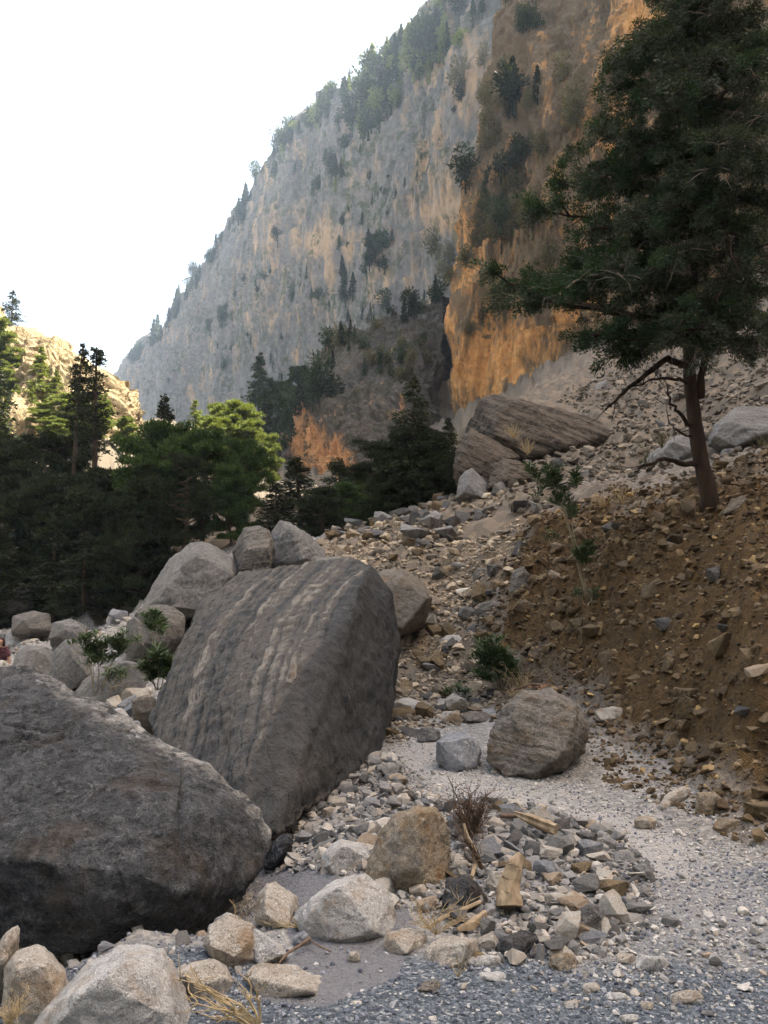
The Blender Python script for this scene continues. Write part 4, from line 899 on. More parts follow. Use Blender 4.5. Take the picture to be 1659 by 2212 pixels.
for n_, k in enumerate(picked):
    x, y, z, s, pr, a, b, c, zi = ALL[k]; zi = int(zi)
    pal = {7: ['brown', 'brown', 'brown', 'dark grey', 'brown', 'rusty'], 6: ['brown', 'grey', 'brown', 'dark grey'], 4: ['brown', 'dark grey', 'grey', 'brown', 'cream', 'dark grey'], 5: ['brown', 'dark grey', 'grey', 'dark grey'], 9: ['brown', 'grey', 'brown', 'dark grey'], 8: ['brown', 'dark grey', 'grey', 'brown'], 10: ['grey', 'bluish', 'cream', 'bluish']}.get(zi, ['grey', 'dark grey', 'bluish', 'cream', 'grey', 'cream', 'rusty', 'grey', 'brown', 'dark grey', 'cream'])
    cl = pal[(n_ * 7 + int(pr)) % len(pal)]
    base = proto_mesh(int(pr), cl)
    o = link('stone', base, loc=(x, y, z)); o.rotation_euler = (c, b, a); o.scale = (s, s, s)
    best = sorted(LM, key=lambda l: math.hypot(l[1][0] - x, l[1][1] - y))[0]
    dx, dy = x - best[1][0], y - best[1][1]
    rel = ('right of' if dx > 0 else 'left of') if abs(dx) > abs(dy) * 0.8 else ('behind' if dy > 0 else 'in front of')
    sz = 'large' if s > 0.35 else 'hefty' if s > 0.2 else 'mid-sized' if s > 0.12 else 'fist-sized'
    lab = '%s %s %s stone %s %s' % (sz, cl, SHAPES[int(pr)][0], rel, best[0])
    ORD.setdefault(lab, []).append((float(_u[k]), o))
    tag(o, lab, 'stone', ZG[zi])
for mt, nm, lb in (('rubble', 'rubble', 'loose grey and cream limestone rubble'), ('rubblefar', 'scree', 'pale scree covering the upper slope'), ('pathstone', 'path_gravel', 'pale dusty small stones on the path'), ('rubblescree', 'slope_rubble', 'tan and grey rubble on the lower scree'), ('bankstone', 'bank_pebbles', 'brown pebbles and cobbles set in the bank')):
    zs = [i for i, z_ in enumerate(ZONES) if z_[7] == mt]
    sel = np.isin(ALL[:, 8].astype(int), zs) & ~taken
    merged(nm, M[mt], ALL[sel], label=lb, cat='rubble')
NTH = 'leftmost|second|third|fourth|fifth|sixth|seventh|eighth|ninth|tenth|eleventh|twelfth|thirteenth|fourteenth|fifteenth'.split('|')
def number_off(groups):
    for lab, L in groups.items():
        if len(L) < 2: continue
        for i, (uu, o) in enumerate(sorted(L, key=lambda q: q[0])):
            o['label'] = lab + (', leftmost' if i == 0 else ', %s from left' % NTH[i] if i < len(NTH) else ', further right')
number_off(ORD)
# fine gravel chips
n = 30000; x = RS.uniform(-2.0, 3.0, n); y = RS.uniform(2.4, 6.5, n) ; z = gz(x, y)
gm = gdetail(x, y, z); u, v = UV(np.stack([x, y, z], -1))
ok = (RS.rand(n) < 0.25 + 0.75 * gm[2]) & (gm[1] < .5) & (~inpoly(u, v, [(560,2160),(640,2060),(600,1980),(520,1900),(600,1850),(700,1880),(880,1960),(900,2000),(860,2110),(700,2175)]) | (RS.rand(n) < .22))
x, y, z, h = x[ok], y[ok], z[ok], gm[0][ok]; n = len(x); s = 0.008 + 0.018 * RS.rand(n) ** 2.5
merged('gravel_chips', M['gravelbits'], np.stack([x, y, z + h + s * 0.15, s, RS.randint(0, 12, n), RS.uniform(0, 6, n), RS.normal(0, .3, n), RS.normal(0, .3, n)], -1), label='fine bluish gravel and pale chips on the path', cat='gravel')
# flat stones in the fine gravel
for k, (bb, mt, lb) in enumerate([([(1008,2090),(1094,2062)],'pale','flat cream stone at the upper rim of the fine gravel'), ([(1330,2085),(1372,2058)],'tan','small tan flat stone on the gravel slope'),
    ([(1374,2100),(1448,2062)],'pale','broad thin slab on the gravel right of the rubble'), ([(1448,2172),(1520,2136)],'tan','pale buff flat stone near the bottom right of the gravel'),
    ([(1214,2182),(1252,2160)],'pale','small white flat stone near the bottom of the gravel'), ([(1256,2146),(1300,2120)],'tan','cream lump on the middle of the gravel'),
    ([(1300,2162),(1358,2142)],'pale','thin grey-white slab next to the cream lump'), ([(1380,2184),(1414,2162)],'tan','little buff stone left of the pale buff flat stone'), ([(1335,2212),(1390,2190)],'pale','flat stone cut by the bottom edge')]):
    boulder(lb, bb, None, 0.10, mt, 200 + k, 36, 0.6, cat='stone', group='flat stones on the gravel', name='stone')
# ------------------------------------------------------------------ vegetation
def tube(pts, rad, sides=7):
    pts = np.asarray(pts, float); rad = np.asarray(rad, float); n = len(pts)
    T = np.gradient(pts, axis=0); T /= np.linalg.norm(T, axis=1)[:, None] + 1e-9
    ref = np.array([0.31, 0.17, 0.93]); A = np.cross(T, ref); A /= np.linalg.norm(A, axis=1)[:, None] + 1e-9
    Bn = np.cross(T, A); th = np.arange(sides) / sides * 2 * math.pi
    V = pts[:, None] + rad[:, None, None] * (np.cos(th)[None, :, None] * A[:, None] + np.sin(th)[None, :, None] * Bn[:, None])
    V = V.reshape(-1, 3); i = np.arange(n - 1)[:, None] * sides + np.arange(sides)[None]; j = np.arange(n - 1)[:, None] * sides + (np.arange(sides)[None] + 1) % sides
    F = np.stack([i, j, j + sides, i + sides], -1).reshape(-1, 4)
    V = np.concatenate([V, pts[:1], pts[-1:]]); k = np.arange(sides); k2 = (k + 1) % sides
    # end caps as thin quads
    c0 = np.stack([np.full(sides, n * sides), k2, k, k], -1)[:, :3]; c1 = np.stack([np.full(sides, n * sides + 1), (n - 1) * sides + k, (n - 1) * sides + k2], -1)
    return V, F, np.concatenate([c0, c1])
class Acc:
    def __init__(s): s.V = []; s.Q = []; s.T = []; s.n = 0
    def tube(s, pts, rad, sides=7):
        V, F, T = tube(pts, rad, sides); s.V.append(V); s.Q.append(F + s.n); s.T.append(T + s.n); s.n += len(V)
    def quads(s, V, F): s.V.append(V); s.Q.append(F + s.n); s.n += len(V)
    def mesh(s, name, mat, smooth=True):
        F = []
        if s.Q: F.append(np.concatenate(s.Q))
        if s.T: F.append(np.concatenate(s.T))
        return meshnp(name, np.concatenate(s.V), F, mat, smooth)
def unit(a): return a / (np.linalg.norm(a, axis=-1, keepdims=True) + 1e-9)
def leafquads(C, D, L, Wd, rs):
    D = unit(D); R = unit(rs.normal(size=C.shape)); S = unit(np.cross(D, R))
    L = np.broadcast_to(L, (len(C),))[:, None]; Wd = np.broadcast_to(Wd, (len(C),))[:, None]
    V = np.stack([C - D * L / 2, C + S * Wd / 2 + D * L * .05, C + D * L / 2, C - S * Wd / 2 + D * L * .05], 1).reshape(-1, 3)
    return V, np.arange(len(C) * 4).reshape(-1, 4)
def curve(p0, p1, n, rs, sag=0.0, wob=0.05):
    t = np.linspace(0, 1, n)[:, None]; p0, p1 = np.asarray(p0, float), np.asarray(p1, float); L = np.linalg.norm(p1 - p0)
    P = p0 + (p1 - p0) * t; P[:, 2] += sag * L * (4 * t * (1 - t))[:, 0]
    w_ = np.cumsum(rs.normal(size=(n, 3)), 0) * wob * L / n; w_ -= w_[0]; return P + w_ * 1.5
def fir(seed, h=8.0, r=2.0, levels=26, base=0.12, leaf=(0.24, 0.07), dens=1.0, droop=0.25, sparse=0.0, mat='pine', power=0.85):
    """A unit conifer: tiers of drooping boughs with flat sprays."""
    rs = np.random.RandomState(seed); tk = Acc(); cr = Acc()
    lean = rs.normal(size=2) * 0.02 * h
    tp = np.stack([lean[0] * np.linspace(0, 1, 12) ** 2, lean[1] * np.linspace(0, 1, 12) ** 2, np.linspace(-0.3, h, 12)], -1)
    tk.tube(tp, np.linspace(0.022 * h, 0.003 * h, 12), 7)
    C, D = [], []
    for i in range(levels):
        t = base + (1 - base) * (i + rs.rand() * .6) / levels; z = t * h
        R = r * ((1 - t) / (1 - base)) ** power + 0.05 * r
        if t < base + .15: R *= 0.6 + 2.0 * (t - base)
        for k in range(rs.randint(4, 7)):
            if rs.rand() < sparse: continue
            a = rs.uniform(0, 2 * math.pi); Lb = R * rs.uniform(0.55, 1.12); up = rs.uniform(-.05, .25)
            o = np.array([np.interp(z, tp[:, 2], tp[:, 0]), np.interp(z, tp[:, 2], tp[:, 1]), z])
            e = o + np.array([math.cos(a) * Lb, math.sin(a) * Lb, (up - droop) * Lb])
            P = curve(o, e, 6, rs, 0.10, .05); tk.tube(P, np.linspace(0.006 * h, 0.002, 6) * .6, 4)
            m = int(70 * dens * (Lb / r + .15)); tt = rs.uniform(0.18, 1.02, m)
            ctr = np.stack([np.interp(tt, np.linspace(0, 1, 6), P[:, q]) for q in range(3)], -1)
            side = np.array([-math.sin(a), math.cos(a), 0]); wd = 0.26 * Lb * np.sin(np.clip(tt, 0, 1) * 2.6) + .05 * r
            off = rs.normal(size=m) * wd * .7
            ctr = ctr + side * off[:, None] + np.array([0, 0, 1]) * (rs.normal(size=(m, 1)) * 0.045 * r - 0.12 * np.abs(off)[:, None])
            d = unit(e - o)[None] * 0.8 + side * np.sign(off)[:, None] * .7 + rs.normal(size=(m, 3)) * .45
            C.append(ctr); D.append(d)
    C, D = np.concatenate(C), np.concatenate(D)
    V, F = leafquads(C, D, leaf[0] * rs.uniform(.6, 1.3, len(C)), leaf[1] * rs.uniform(.7, 1.5, len(C)), rs)
    cr.quads(V, F)
    return tk, cr
def pine(seed, h=8.0, r=3.0, nb=34, clump=0.75, per=420, base=0.22, leaf=(0.20, 0.06), flat=0.55):
    """A broad irregular pine: curved limbs carrying rounded tufted clumps."""
    rs = np.random.RandomState(seed); tk = Acc(); cr = Acc()
    n = 10; lean = rs.normal(size=2) * .05 * h
    tp = np.stack([lean[0] * np.linspace(0, 1, n), lean[1] * np.linspace(0, 1, n), np.linspace(-.3, h * .93, n)], -1)
    tp[1:-1, :2] += rs.normal(size=(n - 2, 2)) * .012 * h
    tk.tube(tp, np.linspace(.028 * h, .006 * h, n), 8)
    C, D = [], []
    for i in range(nb):
        t = base + (1 - base) * ((i + rs.rand()) / nb) ** 0.9; z = t * h * .93
        s = (t - base) / (1 - base); prof = math.sqrt(max(0.05, 1 - (1.55 * s - 0.55) ** 2)) if s > .35 else .72 + .8 * s
        a = i * 2.4 + rs.uniform(-.5, .5); Lb = r * min(prof, 1.05) * rs.uniform(.7, 1.1)
        o = np.array([np.interp(z, tp[:, 2], tp[:, 0]), np.interp(z, tp[:, 2], tp[:, 1]), z])
        e = o + np.array([math.cos(a) * Lb, math.sin(a) * Lb, Lb * rs.uniform(-.1, .45)])
        P = curve(o, e, 7, rs, -0.05, .1); tk.tube(P, np.linspace(.010 * h, .003, 7), 5)
        for q in range(rs.randint(3, 6)):
            tt = rs.uniform(.4, 1.05); c = np.array([np.interp(min(tt, 1), np.linspace(0, 1, 7), P[:, k]) for k in range(3)]) + rs.normal(size=3) * .3 * clump * np.array([1, 1, .5])
            cr_ = clump * rs.uniform(.6, 1.15); m = int(per * rs.uniform(.6, 1.1))
            dd = unit(rs.normal(size=(m, 3))); dd[:, 2] = np.where(dd[:, 2] < -.3, -dd[:, 2], dd[:, 2])
            rr = rs.rand(m) ** .45
            lump = 1 + .35 * pn(dd * 2.3 + c, 3)
            C.append(c + dd * (rr * cr_ * lump)[:, None] * np.array([1, 1, flat])); D.append(dd + np.array([0, 0, .5]) + rs.normal(size=(m, 3)) * .4)
    C, D = np.concatenate(C), np.concatenate(D)
    V, F = leafquads(C, D, leaf[0] * rs.uniform(.6, 1.3, len(C)), leaf[1] * rs.uniform(.7, 1.4, len(C)), rs); cr.quads(V, F)
    return tk, cr
def make_tree(kind, tk, cr, mat, bark='bark'):
    r = link(kind, None)
    link('trunk', tk.mesh('trunk', M[bark]), r); link('crown', cr.mesh('crown', M[mat], False), r)
    r.location = (0, -500, -500); return r
def dup_tree(o):
    r = o.copy(); COL.objects.link(r)
    for c in o.children:
        d = c.copy(); COL.objects.link(d); d.parent = r
    return r
PT = {}
PT['firA'] = (make_tree('fir_tree', *fir(1, 8, 2.0), 'pine'), 8.0)
PT['firB'] = (make_tree('fir_tree', *fir(2, 8, 2.5, 22, .08, dens=1.3, power=.7), 'pine'), 8.0)
PT['slim'] = (make_tree('slender_fir_tree', *fir(3, 14, 1.5, 26, .56, (.26, .08), .9, .15, .35, power=.5), 'pine'), 14.0)
PT['slimB'] = (make_tree('slender_fir_tree', *fir(4, 14, 1.8, 30, .50, (.26, .08), .9, .1, .35, power=.55), 'pine'), 14.0)
PT['pineA'] = (make_tree('pine_tree', *pine(5, 8, 3.2, 40, .78, 430), 'pine2'), 8.0)
PT['pineB'] = (make_tree('pine_tree', *pine(6, 8, 2.9, 36, .8, 430, .12), 'pine'), 8.0)
PT['pineC'] = (make_tree('pine_tree', *pine(7, 8, 3.6, 44, .7, 380, .3), 'pine'), 8.0)
PT['lowA'] = (make_tree('pine_tree', *pine(8, 5, 3.0, 34, .7, 420, .03), 'pine'), 5.0)
PT['litA'] = (make_tree('sunlit_tree', *pine(9, 8, 2.6, 30, .8, 260, .1, (.34, .13)), 'yellowgreen'), 8.0)
PT['litB'] = (make_tree('sunlit_tree', *fir(10, 8, 2.1, 20, .05, (.4, .14), .7), 'yellowgreen'), 8.0)
PT['farA'] = (make_tree('distant_conifer', *fir(11, 8, 2.3, 20, .05, (.45, .16), .7, power=.8), 'fargreen'), 8.0)
PT['farB'] = (make_tree('distant_pine', *pine(12, 8, 3.0, 26, .9, 200, .1, (.4, .16)), 'fargreen'), 8.0)
FIRST = set()
def tree(kind, u, vtop, Y, label, group, zb=None, wide=1.0, rot=None, vbase=None, lean=(0, 0), cat='tree'):
    proto, H = PT[kind]
    top = W(u, vtop, Y); x = top[0]
    z = float(gz(x, Y)[0]) if zb is None else zb
    if vbase is not None: z = W(u, vbase, Y)[2]
    if kind in FIRST: o = dup_tree(proto)
    else: o = proto; FIRST.add(kind)
    s = (top[2] - z) / H
    o.location = (x, Y, z); o.scale = (s * wide, s * wide, s)
    o.rotation_euler = (lean[0], lean[1], rot if rot is not None else (u * 7 + vtop) % 6.28)
    tag(o, label, cat, group); return o
GL = 'dark trees at the left of the riverbed'; GM = 'trees in the middle distance'; GF = 'sunlit trees beyond the dark wood'
tree('firB', 28, 628, 74, 'tall fir standing on top of the sunlit hillside at the left edge', 'trees on the sunlit hillside', vbase=750, wide=1.15)
tree('litB', 88, 748, 64, 'yellow-green conifer in the middle of the sunlit hillside face', 'trees on the sunlit hillside', vbase=872, wide=1.3)
tree('litA', -8, 690, 66, 'yellow-green tree cut by the left edge below the hilltop fir', 'trees on the sunlit hillside', vbase=830, wide=1.1)
for k, (u_, vt_, vb_) in enumerate([(20,760,850),(120,800,880),(150,850,930),(10,860,930),(180,860,930),(230,850,920),(110,900,950),(45,800,860),(135,905,960),(70,840,905),(205,880,945),(35,830,905),(95,870,930),(165,835,900),(65,770,830),(215,845,900),(5,800,880)]):
    tree(['litA', 'litB'][k % 2], u_, vt_, 58.5 + (955 - vb_) / 205 * 15, '%s scrub tree %s' % (['dry green', 'yellowish pointed'][k % 2], ['near the top left of the hillside', 'right of the middle conifer', 'at the right foot of the hillside', 'low at the left of the hillside', 'under the right shoulder of the hillside', 'at the far right end of the hillside', 'in the shadow line of the hillside', 'just below the hilltop', 'at the shaded foot of the hillside', 'left of centre on the hillside', 'beside the far right end of the hillside', 'at mid height near the left edge', 'just above the dark wood', 'below the hilltop shoulder', 'near the hill crest', 'on the sloping right ridge', 'cut by the left edge of the photo'][k]), 'trees on the sunlit hillside', vbase=vb_ + 10, wide=1.5)
tree('litB', 60, 880, 64, 'low pale green bush at the foot of the sunlit hillside', 'trees on the sunlit hillside', vbase=945, wide=1.4)
tree('slim', 166, 742, 40, 'slender fir with a thin bare trunk, left of the darker one', GL, vbase=1200, wide=.72, rot=.3)
tree('slimB', 213, 750, 38, 'slender dark fir with a pointed top against the sky', GL, vbase=1240, wide=.95, rot=2.2)
tree('firA', -10, 760, 48, 'dark fir half cut off by the left edge of the frame', GL, vbase=1180, wide=1.0)
tree('pineB', 10, 945, 38, 'broad dark tree at the left edge below the fir', GL, wide=1.0)
tree('pineC', 95, 925, 42, 'dark round-crowned tree in front of the sunlit hillside', GL, wide=.9)
tree('lowA', 60, 1080, 36, 'low spreading dark tree by the left edge, nearest the riverbed', GL, wide=1.0)
tree('pineB', 150, 1020, 37, 'dark leaning tree left of the slender firs trunks', GL, wide=.9, lean=(0, .25))
tree('firB', 185, 1150, 31.5, 'dense dark bush-like fir at the edge of the riverbed', GL, wide=1.7, vbase=1345)
tree('lowA', 245, 1010, 36, 'dark tree filling the space right of the slender firs', GL, wide=.9)
tree('pineC', 262, 1060, 34, 'dark tree above the grey wedge boulder', GL, wide=.8)
tree('firA', 120, 1090, 33.5, 'dark young fir under the leaning tree', GL, wide=1.4)
tree('firA', 0, 1130, 33, 'dark bushy fir low at the left edge', GL, wide=1.6)
tree('lowA', 300, 1120, 31, 'dark low tree behind the grey wedge boulder', GL, wide=.8)
tree('pineA', 350, 905, 34, 'dense green pine left of the central pair', GM, wide=.80)
tree('firA', 365, 852, 39, 'dark fir with a pointed top rising behind the central pines', GM, wide=.9)
tree('pineA', 440, 925, 33, 'broad bright green pine with visible trunks in the centre', GM, wide=.80, rot=1.0)
tree('pineA', 530, 945, 35, 'green pine right of the broad central one', GM, wide=.62, rot=4.0)
tree('pineC', 400, 980, 30, 'lower green pine in front of the central pines', GM, wide=.62)
tree('pineB', 320, 1000, 32, 'dark pine behind the left side of the wedge boulder', GM, wide=.7)
tree('pineA', 500, 1000, 31, 'lower green pine above the peaked boulder', GM, wide=.62, rot=5)
tree('firA', 652, 985, 34, 'dark pointed fir in front of the orange patch of the spur', GM, wide=2.0)
tree('firA', 600, 1040, 33, 'dark fir left of the pointed one', GM, wide=2.2)
tree('pineB', 700, 1050, 31, 'dark round tree at the right foot of the pointed fir', GM, wide=1.3)
tree('pineA', 745, 1040, 34, 'lighter green tree at the foot of the spur', GM, wide=1.1)
tree('pineA', 790, 1010, 38, 'bright green tree left of the big dark scree conifer', GM, wide=1.1, rot=2)
tree('firB', 893, 815, 25, 'big dark conifer with a pointed top beside the scree', GM, wide=.95, vbase=1150)
tree('pineB', 890, 915, 25.5, 'dense dark tree under the pointed conifer beside the scree', GM, wide=1.05, vbase=1150)
tree('pineC', 835, 955, 27, 'dark tree left of the pointed conifer by the scree', GM, wide=1.1, vbase=1170)
tree('pineB', 938, 935, 26, 'dark tree right of the pointed conifer by the scree', GM, wide=.95, vbase=1140)
tree('firB', 735, 990, 36, 'dark fir with a broad base below the spur', GM, wide=1.5, vbase=1180)
tree('lowA', 945, 990, 24.5, 'dark spreading tree touching the layered outcrops', GM, wide=.9, vbase=1110)
tree('lowA', 850, 1040, 24.5, 'dark low tree at the left side of the scree crest', GM, wide=1.1, vbase=1150)
tree('firA', 968, 900, 27, 'narrow dark fir between the spur and the layered outcrop', GM, wide=1.3, vbase=1080)
for k, (u, vt, vb, Y, kd, wd) in enumerate([(425, 866, 1000, 60, 'litB', 1.2), (470, 868, 1020, 62, 'litA', .9), (515, 862, 1010, 60, 'litA', 1.0), (552, 880, 1020, 63, 'litB', 1.2), (450, 895, 1040, 58, 'litA', 1.0), (575, 840, 960, 105, 'farA', 1.1), (600, 820, 960, 108, 'farB', .8),
        (275, 900, 990, 62, 'litA', 1.0), (610, 900, 1010, 98, 'farB', .8), (585, 935, 1060, 61, 'litA', .6), (640, 790, 900, 118, 'farB', .8), (540, 905, 1040, 59, 'litA', .8), (560, 760, 880, 130, 'farA', 1.1), (660, 850, 950, 100, 'farA', 1.2), (590, 1000, 1120, 80, 'farA', 1.2),
        (420, 1130, 1180, 56, 'litA', 1.3), (300, 1060, 1110, 60, 'litA', 1.3), (450, 1140, 1190, 50, 'litB', 1.5)]):
    places = ['beyond the central pines', 'between the central pines and the far wall', 'in the ravine behind the dark wood']
    tree(kd, u, vt, Y, '%s %s tree %s, %s' % (['small', 'tall', 'round', 'narrow'][k % 4], {'litA': 'yellow-green', 'litB': 'yellow-green pointed', 'farA': 'hazy green pointed', 'farB': 'hazy green'}[kd], places[k % 3], ['left of the gap', 'standing tallest', 'nearest the pines', 'on the ravine side', 'glimpsed low', 'beside the spur', 'further back', 'in a pair', 'half hidden'][k % 9]), GF, vbase=vb, wide=wd)

# trees and shrubs that cling to the walls
def shrub_proto(name, seed, n, mat, hgt, lobes, L):
    rs = np.random.RandomState(seed); C, D = [], []
    cs_ = []
    for i in range(lobes):
        a = rs.uniform(0, 6.28); rr = rs.uniform(0, .2); c = np.array([math.cos(a) * rr, math.sin(a) * rr, hgt * rs.uniform(.2, .85)])
        cs_.append(c); m = n // lobes; d = unit(rs.normal(size=(m, 3))); R = rs.uniform(.22, .32)
        C.append(c + d * (R * rs.rand(m) ** .4)[:, None]); D.append(d + [0, 0, .4])
    C, D = np.concatenate(C), np.concatenate(D); V, F = leafquads(C, D, L * rs.uniform(.6, 1.4, len(C)), L * .5, rs)
    A = Acc(); A.quads(V, F); A.tube([(0, 0, -.15), (0.02, 0, hgt * .5)], [.04, .02], 5)
    for c in cs_: A.tube([(0, 0, .1), tuple(c)], [.02, .008], 4)
    return A.mesh(name, M[mat], False)
def cone_proto(name, seed, n, mat, L):
    rs = np.random.RandomState(seed); z = rs.rand(n) ** .8; tier = .75 + .25 * np.cos(z * 40)
    R = .26 * (1 - z) ** .8 * tier; a = rs.uniform(0, 6.28, n); q = rs.rand(n) ** .4
    lump = 1 + .4 * pn(np.stack([np.cos(a) * 1.5, np.sin(a) * 1.5, z * 5], -1), seed)
    C = np.stack([np.cos(a) * R * q * lump, np.sin(a) * R * q * lump, z], -1); V, F = leafquads(C, C * [1, 1, 0] + [0, 0, -.1] + rs.normal(size=(n, 3)) * .15, L * rs.uniform(.6, 1.4, n), L * .5, rs)
    A = Acc(); A.quads(V, F); A.tube([(0, 0, -.2), (0, 0, .9)], [.025, .008], 5); return A.mesh(name, M[mat], False)
SH = {}
for mt, key in (('fargreen', 'g'), ('olive', 'o'), ('yellowgreen', 'y'), ('pine', 'd')):
    SH[key] = [shrub_proto('cliff_tree', 30 + ord(key), 750, mt, .9, 7, .085), shrub_proto('cliff_tree', 31 + ord(key), 650, mt, .7, 5, .085), cone_proto('cliff_tree', 32 + ord(key), 700, mt, .085)]
DG = bpy.context.evaluated_depsgraph_get()
def seg(a, b, n, jit, rs):
    t = rs.rand(n)[:, None]; return np.array(a) * (1 - t) + np.array(b) * t + rs.normal(size=(n, 2)) * jit
rs = np.random.RandomState(77)
CL = []   # u, v of foot, size px, palette, where
def band(pts, n, jit, s0, s1, key, where, up=.5):
    pts = np.array(pts, float); dl = np.linalg.norm(np.diff(pts, axis=0), axis=1); cs = np.concatenate([[0], np.cumsum(dl)]) / dl.sum()
    q = rs.rand(n); P = np.stack([np.interp(q, cs, pts[:, k]) for k in range(2)], -1) + rs.normal(size=(n, 2)) * jit
    for p in P: CL.append((p[0], p[1], s0 + (s1 - s0) * rs.rand() ** 1.6, key[rs.randint(len(key))], where, rs.rand() < up))
band([(270,790),(350,728),(400,645),(450,580),(480,520),(520,465),(548,405),(575,350)], 34, 4, 14, 34, 'ggd', 'on the lower skyline of the far wall')
band([(590,335),(650,285),(690,262),(720,215),(800,165),(860,110),(920,60),(975,15)], 54, 8, 16, 40, 'gggy', 'on the upper skyline of the far wall')
band([(760,290),(800,235),(850,190),(900,140),(960,80)], 62, 26, 22, 56, 'gyyg', 'in the sunlit band under the far crest')
band([(620,385),(680,400),(730,350),(760,420)], 14, 18, 12, 30, 'gyg', 'on the pale ledges under the far crest')
band([(740,650),(770,600),(820,560),(860,520)], 18, 14, 14, 40, 'dg', 'along the diagonal ledge of the far wall')
band([(740,760),(790,700),(850,670),(930,650),(955,600)], 20, 16, 14, 40, 'dg', 'on the dark ledge above the spur')
band([(600,800),(640,720),(700,640),(820,440),(890,340)], 16, 28, 8, 24, 'g', 'scattered across the far wall')
band([(320,840),(360,800),(410,780),(520,620),(600,560)], 14, 18, 10, 26, 'gd', 'low on the far end of the wall')
band([(1100,330),(1120,220),(1150,170)], 5, 14, 34, 70, 'd', 'high on the brown cliff')
band([(960,40),(1040,20),(1160,20)], 9, 22, 24, 50, 'gg', 'at the wall top by the brown cliff')
band([(1000,380),(1090,360),(1110,450),(1060,520),(980,570)], 13, 26, 26, 60, 'dog', 'on the ledges of the brown cliff')
band([(960,640),(1000,560),(1080,470),(1150,430),(1180,560)], 16, 30, 24, 56, 'oo', 'on the brown cliff')
band([(970,760),(1010,700),(1100,640),(1180,560)], 12, 22, 18, 44, 'oo', 'beside the ochre streaks')
band([(1150,830),(1250,830),(1330,800),(1440,770)], 14, 16, 24, 55, 'oog', 'at the foot of the brown cliff above the scree')
band([(1180,120),(1240,260),(1200,400)], 8, 30, 24, 50, 'o', 'beside the large conifer on the cliff')
band([(1000,250),(1080,150),(1150,330),(1080,420),(1020,500)], 22, 34, 20, 50, 'ood', 'among the upper ochre rocks')
band([(430,760),(560,700),(700,560),(800,480),(880,380),(930,250)], 34, 34, 7, 20, 'gd', 'dotted over the far wall')
band([(640,880),(700,810),(780,735),(860,690),(940,655)], 16, 26, 18, 50, 'dgo', 'along the top of the spur')
band([(600,860),(640,960),(600,1000)], 10, 16, 30, 70, 'gg', 'at the left flank of the spur')
band([(700,870),(690,830),(660,880)], 7, 12, 36, 70, 'dg', 'on the head of the spur')
band([(780,780),(860,820),(900,760),(920,900)], 18, 26, 18, 36, 'og', 'on the spur')
names = {'g': 'grey-green', 'o': 'olive-brown', 'y': 'bright yellow-green', 'd': 'dark green'}
lab_used = {}
for u, v, s, key, where, cone in CL:
    r = hit(u, v)
    if r is None:
        for dv in (6, 14, 26, 40):
            r = hit(u, v + dv)
            if r: break
    if r is None or 'cliff' not in r[2].name and 'spur' not in r[2].name: continue
    loc, nr, ob = r; d = (loc - Vector((0, 0, EYE))).length; S = s / FPX * d * 1.6
    pi_ = 2 if cone and key != 'o' else rs.randint(2)
    o = link('cliff_tree', SH[key][pi_], loc=loc - Vector((0, 0, .1 * S))); o.scale = (S * rs.uniform(.8, 1.25), S, S * rs.uniform(.85, 1.2)); o.rotation_euler = (0, 0, rs.rand() * 6.28)
    szn = 'tiny' if s < 16 else 'small' if s < 26 else 'mid-sized' if s < 40 else 'large'
    lab = '%s %s %s %s' % (szn, names[key], 'pointed tree' if pi_ == 2 else 'bushy tree' if key != 'o' else 'shrub', where)
    lab_used.setdefault(lab, []).append((u, o))
    if key == 'o': lab = lab.replace('olive and dull, ', '')
    tag(o, lab, 'tree' if key != 'o' else 'shrub', 'trees and shrubs ' + where.replace('olive and dull, ', ''))

number_off(lab_used)
